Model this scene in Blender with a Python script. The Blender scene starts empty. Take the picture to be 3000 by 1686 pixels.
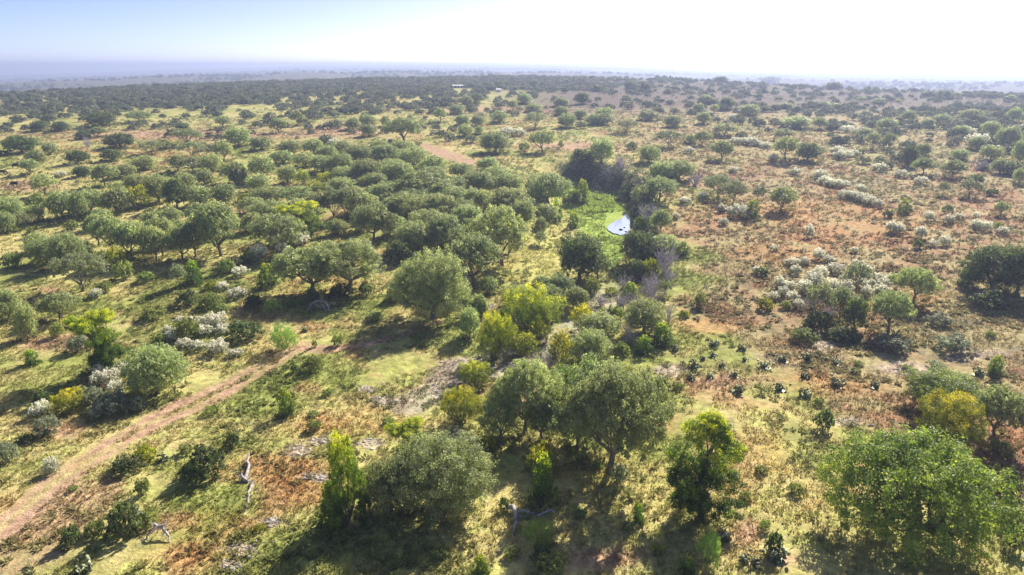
import bpy, math, random
import numpy as np
from mathutils import Vector
R = math.radians
SC = bpy.context.scene
COL = SC.collection

# ------------------------------------------------------------------ camera
CAM_H, PITCH, FPX = 40.0, R(17.8), 2027.0
cam = bpy.data.cameras.new('camera'); camo = bpy.data.objects.new('camera', cam); COL.objects.link(camo)
cam.sensor_width = 36.0; cam.lens = FPX / 3000.0 * 36.0
cam.clip_start = 0.5; cam.clip_end = 40000
camo.location = (0, 0, CAM_H); camo.rotation_euler = (R(90) - PITCH, 0, 0)
SC.camera = camo
# ------------------------------------------------------------------ light
SUN_AZ, SUN_EL = R(31), R(34)
w = bpy.data.worlds.new('World'); SC.world = w; w.use_nodes = True
nt = w.node_tree; bg = nt.nodes['Background']
sky = nt.nodes.new('ShaderNodeTexSky'); sky.sky_type = 'NISHITA'; sky.sun_disc = False
sky.sun_elevation = SUN_EL; sky.sun_rotation = SUN_AZ
sky.air_density = 0.3; sky.dust_density = 0.8; sky.ozone_density = 6.0; sky.altitude = 400
tn = nt.nodes.new('ShaderNodeMix'); tn.data_type = 'RGBA'; tn.blend_type = 'MULTIPLY'; tn.inputs[0].default_value = 1; tn.inputs[7].default_value = (1.14, .885, .72, 1)
nt.links.new(sky.outputs[0], tn.inputs[6]); nt.links.new(tn.outputs[2], bg.inputs[0]); bg.inputs[1].default_value = 0.142
sl = bpy.data.lights.new('sun', 'SUN'); sl.energy = 4.6; sl.angle = R(0.6); sl.color = (1.0, 0.90, 0.74)
so = bpy.data.objects.new('sun', sl); COL.objects.link(so)
sd = Vector((math.sin(SUN_AZ) * math.cos(SUN_EL), math.cos(SUN_AZ) * math.cos(SUN_EL), math.sin(SUN_EL)))
so.rotation_euler = sd.to_track_quat('Z', 'Y').to_euler(); so.location = (0, 0, 200)
SC.view_settings.view_transform = 'Standard'; SC.view_settings.look = 'None'
SC.view_settings.exposure = 0.98; SC.view_settings.gamma = 1.0
SC.cycles.max_bounces = 5; SC.cycles.transmission_bounces = 3; SC.cycles.diffuse_bounces = 3

# ------------------------------------------------------------------ noise and terrain
_rng = np.random.RandomState(7)
_TAB = _rng.rand(8, 256, 256)
def vn(x, y, s=0):
    xi = np.floor(x).astype(np.int64); yi = np.floor(y).astype(np.int64)
    fx = x - xi; fy = y - yi; fx = fx*fx*(3-2*fx); fy = fy*fy*(3-2*fy)
    T = _TAB[s % 8]; a = xi & 255; b = yi & 255; a1 = (a+1) & 255; b1 = (b+1) & 255
    return (T[a, b]*(1-fx) + T[a1, b]*fx)*(1-fy) + (T[a, b1]*(1-fx) + T[a1, b1]*fx)*fy
def fbm(x, y, s=0, o=4):
    v = 0; am = .5; n = 0
    for i in range(o):
        v = v + am*vn(x*2**i + 17.3*i, y*2**i + 9.1*i, s+i); n += am; am *= .55
    return v/n
def sst(a, b, x):
    t = np.clip((x-a)/(b-a), 0, 1); return t*t*(3-2*t)
cp, sp = math.cos(PITCH), math.sin(PITCH)
def ray(px, py):
    dx = (px-1500.0)/FPX; u = (843.0-py)/FPX
    d = np.array([dx, cp + u*sp, -sp + u*cp]); return d
def proj(x, y, z):
    zz = z - CAM_H; f = np.maximum(y*cp - zz*sp, 1e-3); u = y*sp + zz*cp
    return 1500 + FPX*x/f, 843 - FPX*u/f, f
_AZ = np.radians([-90, -45, -36, -25, -12, 0, 12, 18, 25, 37, 90])
_AM = np.array([13, 14.5, 17, 22, 27, 28.5, 26.5, 23, 18.5, 17.5, 17.0])
_RIM = np.array([800, 800, 800, 850, 900, 950, 950, 900, 850, 760, 700.0])
_hx = np.array([-600, 0, 300, 650, 1000, 1500, 1800, 2150, 2500, 3000, 3600.0])
_hy = np.array([232, 222, 212, 201, 193, 192, 199, 213, 219, 228, 240.0])
_haz = []; _hte = []
for a, b in zip(_hx, _hy):
    d = ray(a, b); _haz.append(math.atan2(d[0], d[1])); _hte.append(d[2]/math.hypot(d[0], d[1]))
_haz = np.array(_haz); _hte = np.array(_hte)
def base_h(x, y):
    r = np.hypot(x, y); az = np.arctan2(x, y)
    A = np.interp(az, _AZ, _AM); Rm = np.interp(az, _AZ, _RIM)
    z = A*(1-np.exp(-np.maximum(0, r-110)/430.0))
    z = z + (fbm(x/55., y/55., 2, 3)-.5)*1.6*sst(30, 120, r) + (fbm(x/9., y/9., 4, 2)-.5)*.35
    # beyond the rim the land drops and then rises in far ridges
    te = np.interp(az, _haz, _hte)
    wob = (fbm(az*14+3, az*0+1.3, 1, 4)-.5)
    wob2 = (fbm(az*9+30, az*0+4.3, 3, 4)-.5)
    z0 = A*(1-np.exp(-(Rm-110)/430.0)) - 38
    z1 = CAM_H + 2300*(te - .0085 + wob*.006)
    z2 = CAM_H + 4200*(te - .0042 + wob2*.005)
    z3 = CAM_H + 7500*(te + wob*.0018)
    far = np.where(r < 2300, z0 + (z1-z0)*sst(Rm+350, 2300, r),
          np.where(r < 3000, z1 - 35*sst(2300, 3000, r),
          np.where(r < 4200, z1-35 + (z2-z1+35)*sst(3000, 4200, r),
          np.where(r < 5200, z2 - 35*sst(4200, 5200, r),
          np.where(r < 7500, z2-35 + (z3-z2+35)*sst(5200, 7500, r), z3 - 90*sst(7500, 11000, r))))))
    far = far + (fbm(x/260., y/260., 5, 3)-.5)*9*sst(1300, 2200, r)
    m = sst(0, 1, (r-Rm)/350.0)
    return np.where(r > Rm, z*(1-m) + far*m, z)
def march(px, py, off=0.0, hf=None):
    hf = hf or height
    d = ray(px, py); t = np.geomspace(20, 8800, 2600)
    X = d[0]*t; Y = d[1]*t; Z = CAM_H + d[2]*t
    g = hf(X, Y) - off - Z
    i = int(np.argmax(g > 0))
    if g[i] <= 0: i = len(t)-1
    f = (0-g[i-1])/(g[i]-g[i-1]+1e-9); tt = t[i-1] + f*(t[i]-t[i-1])
    x, y = d[0]*tt, d[1]*tt
    return np.array([x, y, float(hf(np.array([x]), np.array([y]))[0])]), tt*1.0
# creek: px of the bed line, depth (None = on the flat pool floor), left floor width, left slope, right floor width, right slope
CREEK = [(1600, 492, 1.0, 5, 14, 5, 10), (1690, 538, None, 6, 18, 4, 9), (1760, 557, None, 12, 14, 4, 5), (1812, 588, None, 16, 10, 3, 2.6),
         (1836, 636, None, 17, 10, 2.2, 1.7), (1833, 692, None, 17, 9, 3, 2.2), (1805, 755, None, 10, 12, 5, 5), (1790, 850, 1.4, 5, 14, 5, 8),
         (1730, 930, 1.3, 4, 12, 4, 8), (1620, 1015, 1.2, 4, 10, 4, 8), (1480, 1068, 1.1, 5, 9, 5, 8), (1340, 1092, 1.0, 4, 8, 4, 6),
         (1290, 1140, .8, 3, 6, 3, 5), (1200, 1185, .4, 3, 8, 3, 6)]
_p, _ = march(1836, 640, 4.0, base_h); ZPOOL = float(_p[2]) - 4.0
CP = []
for q in CREEK:
    if q[2] is None:
        zf = ZPOOL + {538: .7, 557: .15, 755: .1}.get(q[1], 0.0)
        d = ray(q[0], q[1]); t = (zf-CAM_H)/d[2]; X_, Y_ = d[0]*t, d[1]*t
        CP.append((X_, Y_, float(base_h(np.array([X_]), np.array([Y_]))[0])-zf) + q[3:])
    else:
        p, _ = march(q[0], q[1], q[2], base_h); CP.append((p[0], p[1]) + q[2:])
CP = np.array(CP)
_cx0, _cx1 = CP[:, 0].min()-45, CP[:, 0].max()+45; _cy0, _cy1 = CP[:, 1].min()-45, CP[:, 1].max()+45
def creek_d(x, y):
    """signed distance to the bed line (positive on the inner, marsh side) and the blended section"""
    best = np.full(x.shape, 1e9); sg = np.zeros(x.shape); par = np.zeros(x.shape + (5,))
    for i in range(len(CP)-1):
        ax, ay = CP[i, 0], CP[i, 1]; bx, by = CP[i+1, 0]-ax, CP[i+1, 1]-ay
        L2 = bx*bx+by*by; t = np.clip(((x-ax)*bx+(y-ay)*by)/L2, 0, 1)
        qx, qy = x-ax-t*bx, y-ay-t*by; d = np.hypot(qx, qy); m = d < best
        cr = bx*qy-by*qx
        best = np.where(m, d, best); sg = np.where(m, np.where(cr < 0, 1.0, -1.0), sg)
        P = CP[i, 2:]*(1-t[..., None]) + CP[i+1, 2:]*t[..., None]
        par = np.where(m[..., None], P, par)
    return best*sg, par
def carve(x, y):
    out = np.zeros(x.shape); m = (x > _cx0) & (x < _cx1) & (y > _cy0) & (y < _cy1)
    if m.any():
        s, p = creek_d(x[m], y[m])
        wob = (fbm(x[m]/3.0, y[m]/3.0, 6, 3)-.5)*2.2
        a = np.abs(s) + wob*np.minimum(1, np.abs(s)/6)
        W = np.where(s > 0, p[:, 1], p[:, 3]); L = np.where(s > 0, p[:, 2], p[:, 4])
        k = 1-sst(0, 1, (a-W)/L)
        # near the pool the floor is level, whatever the land around does
        lev = base_h(x[m], y[m]) - ZPOOL; px_, py_, _f = proj(x[m], y[m], np.full(m.sum(), ZPOOL))
        fl = sst(530, 556, py_)*(1-sst(745, 800, py_))*sst(1560, 1620, px_)
        out[m] = (p[:, 0]*(1-fl) + np.maximum(lev, p[:, 0]*.5)*fl)*k
    return out
def height(x, y): return base_h(x, y) - carve(x, y)
def H1(x, y): return float(height(np.array([float(x)]), np.array([float(y)]))[0])

# ------------------------------------------------------------------ land cover (plain albedo, fixed to the ground)
def poly_d(px, py, pts):
    b = np.full(px.shape, 1e9)
    for (ax, ay, wa), (bx, by, wb) in zip(pts[:-1], pts[1:]):
        dx, dy = bx-ax, by-ay; t = np.clip(((px-ax)*dx+(py-ay)*dy)/(dx*dx+dy*dy), 0, 1)
        b = np.minimum(b, np.hypot(px-ax-t*dx, py-ay-t*dy)/(wa+(wb-wa)*t))
    return b
TRACK = [(-60, 1600, 40), (60, 1500, 45), (150, 1420, 40), (300, 1325, 34), (430, 1245, 32), (560, 1188, 30), (690, 1122, 28), (800, 1062, 24), (866, 1022, 18), (905, 1004, 8)]
TRACK2 = [(-20, 1650, 60), (120, 1560, 90), (250, 1480, 80), (330, 1430, 40)]
TRACK3 = [(870, 1022, 14), (960, 1024, 12), (1080, 1008, 10), (1200, 978, 8), (1290, 940, 6)]
DIRT = [(1240, 425, 9), (1290, 450, 18), (1340, 462, 14), (1395, 480, 8)]
BLOB = lambda px, py, c: np.exp(-(((px-c[0])/c[2])**2 + ((py-c[1])/c[3])**2))
PALE = [(875, 1322, 45, 22), (940, 1292, 45, 14), (930, 1400, 45, 14), (1075, 1140, 30, 10), (1120, 1175, 45, 16), (1280, 1150, 24, 24), (1360, 1062, 60, 18),
        (1960, 1085, 60, 22), (1090, 1300, 50, 20), (710, 1610, 60, 22), (680, 1660, 40, 20), (2420, 1012, 40, 18), (2640, 1080, 90, 22), (800, 1530, 30, 10), (1430, 897, 20, 8),
        (2100, 1260, 40, 16), (2480, 1235, 60, 16), (1490, 1075, 60, 14), (2860, 1040, 90, 20)]
ORNG = [(2440, 1135, 150, 26), (2330, 1105, 90, 16), (830, 1370, 110, 40), (570, 1620, 120, 40), (640, 1540, 90, 36), (2560, 900, 80, 20), (2700, 880, 60, 30),
        (1000, 1250, 130, 36), (2080, 960, 90, 24), (2250, 620, 200, 40), (2550, 660, 220, 50), (2300, 740, 150, 40), (900, 1440, 90, 40)]
SOIL = [(600, 395, 420, 16), (1000, 385, 120, 14), (700, 625, 45, 14), (1750, 1640, 130, 30), (2290, 1640, 40, 16), (180, 1005, 120, 26), (160, 1260, 90, 26), (60, 545, 90, 14),
        (2170, 1340, 60, 40), (2190, 1560, 50, 40), (2140, 1110, 120, 30), (140, 850, 40, 12), (1500, 322, 260, 10), (1700, 430, 160, 14), (1180, 600, 50, 8), (300, 1110, 60, 30)]
MARSH = [(1690, 548, 44), (1732, 580, 80), (1752, 622, 80), (1775, 672, 64), (1762, 716, 60), (1790, 752, 34)]
def mixc(a, b, t): return a*(1-t[:, None]) + np.array(b)*t[:, None]
def cover(x, y, z):
    px, py, f = proj(x, y, z)
    r = np.hypot(x, y)
    vis = (y > 5)
    px = np.where(vis, px, 1500); py = np.where(vis, py, 1800)
    n1 = fbm(x/14., y/14., 0, 4); n2 = fbm(x/4.5+50, y/4.5, 3, 3); n3 = fbm(x/40.+9, y/40., 5, 3); n4 = fbm(x/1.6, y/1.6+3, 1, 2)
    green = np.array([.275, .315, .080]); c = np.tile(green, (len(x), 1))
    c = mixc(c, (.55, .49, .21), sst(.34, .62, n1*.6+n2*.4))
    c = mixc(c, (.42, .45, .14), sst(.5, .75, n4)*.6)
    c = mixc(c, (.43, .27, .13), sst(.56, .70, n3*.5+n2*.5)*.7)
    # reddish bunch grass on the right bank slope
    xb = np.interp(py, [200, 300, 430, 500, 700, 900, 1050, 1200, 1686], [1400, 1500, 1850, 1960, 2030, 2010, 2120, 2420, 3300])
    rm = sst(-70, 90, px-xb + (n1-.5)*400)*sst(180, 420, py)
    rm = np.where(py < 480, rm*.75, rm)
    rc = mixc(np.tile(np.array([.42, .36, .18]), (len(x), 1)), (.39, .225, .125), sst(.38, .68, n2*.45+n1*.55))
    rc = mixc(rc, (.20, .18, .10), sst(.50, .72, n4*.5+n2*.5)*.9)
    c = c*(1-rm[:, None]) + rc*rm[:, None]
    for b in ORNG: c = mixc(c, (.50, .28, .12), np.clip(BLOB(px, py, b)*1.1*(n2*1.6-.15), 0, .6))
    for b in SOIL: c = mixc(c, (.50, .33, .22), np.clip(BLOB(px, py, b)*1.3*(n2*1.3+.2), 0, .85))
    for b in PALE: c = mixc(c, (.55, .46, .38), np.clip(BLOB(px, py, b)*1.8-1.0+n2*.9, 0, .7))
    yel = np.clip(BLOB(px, py, (1750, 1390, 260, 90)) + BLOB(px, py, (1570, 800, 90, 160)) + BLOB(px, py, (960, 850, 120, 30)) + BLOB(px, py, (2250, 1330, 260, 90)), 0, 1)
    c = mixc(c, (.52, .45, .14), yel*.6*sst(.3, .6, n2))
    for T, wd, k in ((TRACK, 1.0, 1), (TRACK2, .8, .8), (TRACK3, 1.0, .95), (DIRT, 1.0, 1)):
        d0 = poly_d(px, py, T); d = d0 + (n2-.5)*1.1
        m = (1-sst(.5, 1.2, d))*k
        if T is TRACK: m = m*(1-.62*(1-sst(.12, .32, d0+(n4-.5)*.3)))
        m = m*(.72+.28*sst(.3, .55, n4)) * np.where(py > 1330, .5+.55*n1, 1)
        c = mixc(c, (.47, .31, .215), m)
    # marsh and creek bed
    m = (x > _cx0) & (x < _cx1) & (y > _cy0) & (y < _cy1)
    if m.any():
        s, p = creek_d(x[m], y[m]); cm = c[m]; pm, qm = px[m], py[m]
        bed = (1-sst(.6, 1.2, np.abs(s)/p[:, 1]))*sst(800, 900, qm)
        cm = mixc(cm, (.46, .42, .40), bed*.55)
        cm = mixc(cm, (.46, .46, .14), np.clip(BLOB(pm, qm, (1600, 680, 70, 130))+BLOB(pm, qm, (1560, 800, 70, 80)), 0, 1)*.7)
        mar = 1-sst(.8, 1.15, poly_d(pm, qm, MARSH) + (n2[m]-.5)*.5)
        cm = mixc(cm, (.36, .48, .09), mar)
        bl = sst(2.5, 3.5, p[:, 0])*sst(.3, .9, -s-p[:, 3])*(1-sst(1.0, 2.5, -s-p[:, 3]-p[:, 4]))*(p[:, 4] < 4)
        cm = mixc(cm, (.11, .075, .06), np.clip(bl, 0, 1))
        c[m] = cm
    fr = sst(360, 300, py)*sst(1350, 1700, px); c = mixc(c, (.115, .090, .085), fr*.9)
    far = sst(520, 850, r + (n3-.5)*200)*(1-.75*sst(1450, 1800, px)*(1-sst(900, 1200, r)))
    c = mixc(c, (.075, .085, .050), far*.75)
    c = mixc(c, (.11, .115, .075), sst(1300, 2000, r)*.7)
    return c*(1+(n4-.5)[:, None]*.22)

# ------------------------------------------------------------------ materials
def newmat(name):
    m = bpy.data.materials.new(name); m.use_nodes = True; return m, m.node_tree, m.node_tree.nodes['Principled BSDF']
def leafmat(name, lo, hi, tip=None, trans=.35, rough=.5, spec=.35, vary=.20, tcol=None):
    m, t, b = newmat(name); N = t.nodes; L = t.links
    at = N.new('ShaderNodeAttribute'); at.attribute_name = 'tint'
    cr = N.new('ShaderNodeValToRGB'); e = cr.color_ramp.elements
    e[0].color = (*lo, 1); e[1].color = (*hi, 1); e[0].position = .1; e[1].position = .85
    if tip: k = e.new(.95); k.color = (*tip, 1)
    L.new(at.outputs['Fac'], cr.inputs[0])
    oi = N.new('ShaderNodeObjectInfo'); hs = N.new('ShaderNodeHueSaturation')
    mr = N.new('ShaderNodeMapRange'); mr.inputs['To Min'].default_value = 1-vary; mr.inputs['To Max'].default_value = 1+vary
    L.new(oi.outputs['Random'], mr.inputs['Value']); L.new(mr.outputs[0], hs.inputs['Value'])
    mu = N.new('ShaderNodeMath'); mu.operation = 'MULTIPLY'; mu.inputs[1].default_value = 7.31
    fr = N.new('ShaderNodeMath'); fr.operation = 'FRACT'; L.new(oi.outputs['Random'], mu.inputs[0]); L.new(mu.outputs[0], fr.inputs[0])
    m2 = N.new('ShaderNodeMapRange'); m2.inputs['To Min'].default_value = .476; m2.inputs['To Max'].default_value = .506
    L.new(fr.outputs[0], m2.inputs['Value']); L.new(m2.outputs[0], hs.inputs['Hue'])
    L.new(cr.outputs[0], hs.inputs['Color'])
    L.new(hs.outputs[0], b.inputs['Base Color']); b.inputs['Roughness'].default_value = rough
    b.inputs['Specular IOR Level'].default_value = spec
    tr = N.new('ShaderNodeBsdfTranslucent'); mx = N.new('ShaderNodeMixShader'); mx.inputs[0].default_value = trans
    mm = N.new('ShaderNodeMix'); mm.data_type = 'RGBA'; mm.blend_type = 'MULTIPLY'; mm.inputs[0].default_value = 1
    mm.inputs[7].default_value = (*(tcol or (1.5, 1.6, .7)), 1)
    L.new(hs.outputs[0], mm.inputs[6]); L.new(mm.outputs[2], tr.inputs[0])
    L.new(b.outputs[0], mx.inputs[1]); L.new(tr.outputs[0], mx.inputs[2])
    L.new(mx.outputs[0], N['Material Output'].inputs[0]); return m
def plain(name, col, rough=.8, noise=None, nscale=6.0, spec=.2):
    m, t, b = newmat(name); N = t.nodes; L = t.links
    b.inputs['Roughness'].default_value = rough; b.inputs['Specular IOR Level'].default_value = spec
    if noise is None: b.inputs['Base Color'].default_value = (*col, 1); return m
    tc = N.new('ShaderNodeTexCoord'); nz = N.new('ShaderNodeTexNoise'); nz.inputs['Scale'].default_value = nscale; nz.inputs['Detail'].default_value = 5
    cr = N.new('ShaderNodeValToRGB'); cr.color_ramp.elements[0].color = (*col, 1); cr.color_ramp.elements[1].color = (*noise, 1)
    cr.color_ramp.elements[0].position = .35; cr.color_ramp.elements[1].position = .65
    L.new(tc.outputs['Object'], nz.inputs[0]); L.new(nz.outputs[0], cr.inputs[0]); L.new(cr.outputs[0], b.inputs['Base Color'])
    bp = N.new('ShaderNodeBump'); bp.inputs['Strength'].default_value = .5; L.new(nz.outputs[0], bp.inputs['Height']); L.new(bp.outputs[0], b.inputs['Normal'])
    return m
MAT = dict(
    oak=leafmat('oak_leaves', (0.165, 0.215, 0.110), (0.480, 0.540, 0.270), (0.800, 0.820, 0.520), trans=.50, rough=.5, spec=.6, tcol=(1.3, 1.4, .85)),
    green=leafmat('green_oak_leaves', (0.080, 0.150, 0.040), (0.320, 0.410, 0.090), (.64, .68, .18), trans=.46, rough=.5, spec=.4),
    dark=leafmat('dark_leaves', (0.041, 0.070, 0.030), (0.210, 0.275, 0.125), trans=.42),
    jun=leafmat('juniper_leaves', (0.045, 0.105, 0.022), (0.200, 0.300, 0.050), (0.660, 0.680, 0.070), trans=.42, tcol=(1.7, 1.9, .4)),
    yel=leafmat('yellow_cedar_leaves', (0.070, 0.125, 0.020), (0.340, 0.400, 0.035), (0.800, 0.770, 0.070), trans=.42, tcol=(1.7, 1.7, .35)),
    mes=leafmat('mesquite_leaves', (0.123, 0.152, 0.080), (0.390, 0.430, 0.260), trans=.46, tcol=(1.3, 1.4, .9)),
    shrub=leafmat('shrub_leaves', (0.105, 0.147, 0.049), (0.370, 0.440, 0.175), trans=.44),
    grey=leafmat('grey_shrub_leaves', (0.135, 0.169, 0.115), (0.420, 0.470, 0.340), trans=.42, tcol=(1.3, 1.35, 1)),
    white=leafmat('white_flowers', (.22, .28, .16), (.70, .72, .58), (.92, .92, .84), trans=.40, vary=.12, tcol=(1.1, 1.1, .95)),
    feather=leafmat('feathery_leaves', (.15, .25, .06), (.36, .50, .15), trans=.40, vary=.2),
    cactus=leafmat('cactus_pads', (.11, .16, .08), (.27, .33, .18), (.55, .58, .38), trans=.08, rough=.45),
    bark=plain('bark', (.13, .105, .085), .9, (.26, .23, .20), 5),
    lilac=plain('bare_twigs', (.42, .38, .43), .8, (.60, .55, .60), 3),
    dead=plain('dead_wood', (.27, .25, .26), .9, (.60, .56, .55), 4),
    rock=plain('rock', (.34, .31, .29), .85, (.62, .58, .54), 1.5),
    darkrock=plain('dark_rock', (.07, .055, .05), .8, (.20, .15, .12), 1.2),
    wall=plain('white_metal', (.75, .76, .78), .5), roof=plain('pale_roof', (.82, .82, .82), .4),
    cow=plain('cow_hide', (.012, .011, .012), .6), box=plain('painted_box', (.09, .10, .11), .6), blue=plain('blue_tank', (.20, .33, .48), .5),
)
def groundmat():
    m, t, b = newmat('ground_cover'); N = t.nodes; L = t.links
    at = N.new('ShaderNodeAttribute'); at.attribute_name = 'cover'
    geo = N.new('ShaderNodeNewGeometry')
    def nz(sc, det=3, ro=.6):
        n = N.new('ShaderNodeTexNoise'); n.inputs['Scale'].default_value = sc; n.inputs['Detail'].default_value = det; n.inputs['Roughness'].default_value = ro
        L.new(geo.outputs['Position'], n.inputs[0]); return n
    a, c = nz(1.1, 4, .7), nz(4.5, 2, .6)
    r = N.new('ShaderNodeMapRange'); r.inputs['From Min'].default_value = .3; r.inputs['From Max'].default_value = .7; r.inputs['To Min'].default_value = .55; r.inputs['To Max'].default_value = 1.4
    L.new(a.outputs[0], r.inputs['Value'])
    mu = N.new('ShaderNodeVectorMath'); mu.operation = 'SCALE'; L.new(at.outputs['Color'], mu.inputs[0]); L.new(r.outputs[0], mu.inputs[3])
    vo = N.new('ShaderNodeTexVoronoi'); vo.inputs['Scale'].default_value = 1.7; L.new(geo.outputs['Position'], vo.inputs[0])
    st = N.new('ShaderNodeMath'); st.operation = 'LESS_THAN'; st.inputs[1].default_value = .14; L.new(vo.outputs['Distance'], st.inputs[0])
    n3 = nz(.12, 2); st2 = N.new('ShaderNodeMath'); st2.operation = 'GREATER_THAN'; st2.inputs[1].default_value = .5; L.new(n3.outputs[0], st2.inputs[0])
    sm = N.new('ShaderNodeMath'); sm.operation = 'MULTIPLY'; L.new(st.outputs[0], sm.inputs[0]); L.new(st2.outputs[0], sm.inputs[1])
    mx = N.new('ShaderNodeMix'); mx.data_type = 'RGBA'; L.new(sm.outputs[0], mx.inputs[0]); L.new(mu.outputs[0], mx.inputs[6]); mx.inputs[7].default_value = (.62, .56, .50, 1)
    L.new(mx.outputs[2], b.inputs['Base Color']); b.inputs['Roughness'].default_value = .95; b.inputs['Specular IOR Level'].default_value = .1
    ad = N.new('ShaderNodeMath'); ad.operation = 'ADD'; L.new(a.outputs[0], ad.inputs[0]); L.new(c.outputs[0], ad.inputs[1])
    bp = N.new('ShaderNodeBump'); bp.inputs['Strength'].default_value = 1; bp.inputs['Distance'].default_value = .10
    L.new(ad.outputs[0], bp.inputs['Height']); L.new(bp.outputs[0], b.inputs['Normal']); return m
def coverleaf():
    m, t, b = newmat('grass_blades'); N = t.nodes; L = t.links
    at = N.new('ShaderNodeAttribute'); at.attribute_name = 'cover'
    L.new(at.outputs['Color'], b.inputs['Base Color']); b.inputs['Roughness'].default_value = .7; b.inputs['Specular IOR Level'].default_value = .2
    tr = N.new('ShaderNodeBsdfTranslucent'); mx = N.new('ShaderNodeMixShader'); mx.inputs[0].default_value = .4
    L.new(at.outputs['Color'], tr.inputs[0]); L.new(b.outputs[0], mx.inputs[1]); L.new(tr.outputs[0], mx.inputs[2]); L.new(mx.outputs[0], N['Material Output'].inputs[0])
    return m
MAT['ground'] = groundmat(); MAT['blades'] = coverleaf()

# ------------------------------------------------------------------ mesh helpers
def npmesh(name, V, F4, mat, tint=None, color=None, smooth=False, F3=None):
    me = bpy.data.meshes.new(name)
    V = np.ascontiguousarray(V, dtype=np.float32)
    n4 = 0 if F4 is None else len(F4); n3 = 0 if F3 is None else len(F3)
    me.vertices.add(len(V)); me.vertices.foreach_set('co', V.ravel())
    idx = []; tot = []
    if n4: idx.append(np.asarray(F4).ravel()); tot.append(np.full(n4, 4))
    if n3: idx.append(np.asarray(F3).ravel()); tot.append(np.full(n3, 3))
    idx = np.concatenate(idx).astype(np.int32); tot = np.concatenate(tot).astype(np.int32)
    me.loops.add(len(idx)); me.loops.foreach_set('vertex_index', idx)
    me.polygons.add(len(tot)); st = np.zeros(len(tot), np.int32); st[1:] = np.cumsum(tot)[:-1]
    me.polygons.foreach_set('loop_start', st); me.polygons.foreach_set('loop_total', tot)
    if smooth: me.polygons.foreach_set('use_smooth', np.ones(len(tot), bool))
    if tint is not None:
        a = me.attributes.new('tint', 'FLOAT', 'FACE'); a.data.foreach_set('value', np.asarray(tint, np.float32))
    if color is not None:
        dom = 'POINT' if len(color) == len(V) else 'FACE'
        a = me.attributes.new('cover', 'FLOAT_COLOR', dom)
        a.data.foreach_set('color', np.concatenate([color, np.ones((len(color), 1))], 1).astype(np.float32).ravel())
    me.materials.append(mat); me.update(calc_edges=True); return me
def link(name, me, parent=None, loc=None):
    o = bpy.data.objects.new(name, me); COL.objects.link(o)
    if parent: o.parent = parent
    if loc is not None: o.location = loc
    return o
def tag(o, label=None, cat=None, group=None, kind=None):
    if label: o['label'] = label
    if cat: o['category'] = cat
    if group: o['group'] = group
    if kind: o['kind'] = kind
class MB:
    def __init__(s): s.V = []; s.F = []; s.n = 0
    def tube(s, P, rad, k=6, cap=True):
        P = np.asarray(P, float); n = len(P)
        T = np.gradient(P, axis=0); T /= np.linalg.norm(T, axis=1)[:, None]+1e-9
        a = np.array([0, 0, 1.]) if abs(T[0][2]) < .9 else np.array([1., 0, 0])
        for i in range(n):
            u = np.cross(T[i], a); u /= np.linalg.norm(u)+1e-9; v = np.cross(T[i], u)
            for j in range(k):
                c, q = math.cos(2*math.pi*j/k), math.sin(2*math.pi*j/k)
                s.V.append(P[i] + (u*c+v*q)*rad[i])
        for i in range(n-1):
            for j in range(k):
                s.F.append((s.n+i*k+j, s.n+i*k+(j+1) % k, s.n+(i+1)*k+(j+1) % k, s.n+(i+1)*k+j))
        if cap: s.F.append(tuple(s.n+j for j in range(k))); s.F.append(tuple(s.n+(n-1)*k+j for j in range(k))[::-1])
        s.n += n*k
    def box(s, c, d):
        x, y, z = c; a, b, h = d[0]/2, d[1]/2, d[2]/2
        for dz in (-h, h):
            for q in ((-a, -b), (a, -b), (a, b), (-a, b)): s.V.append(np.array([x+q[0], y+q[1], z+dz]))
        n = s.n; s.F += [(n, n+3, n+2, n+1), (n+4, n+5, n+6, n+7)] + [(n+i, n+(i+1) % 4, n+4+(i+1) % 4, n+4+i) for i in range(4)]; s.n += 8
    def mesh(s, name, mat, smooth=True):
        me = bpy.data.meshes.new(name); me.from_pydata([tuple(map(float, v)) for v in s.V], [], s.F)
        if smooth: me.polygons.foreach_set('use_smooth', [True]*len(me.polygons))
        me.materials.append(mat); me.update(); return me
def leaves(P, Nn, size, rng, out=.55, asp=.6):
    n = len(P); rv = rng.normal(size=(n, 3)); rv /= np.linalg.norm(rv, axis=1)[:, None]
    nn = Nn*out + rv*(1-out); nn /= np.linalg.norm(nn, axis=1)[:, None]+1e-9
    t = np.cross(nn, rng.normal(size=(n, 3))); t /= np.linalg.norm(t, axis=1)[:, None]+1e-9
    b = np.cross(nn, t); s = (size*rng.uniform(.6, 1.35, n))[:, None]
    V = np.stack([P-t*s, P+b*s*asp, P+t*s, P-b*s*asp], 1).reshape(-1, 3)
    return V, np.arange(4*n).reshape(-1, 4)
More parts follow.
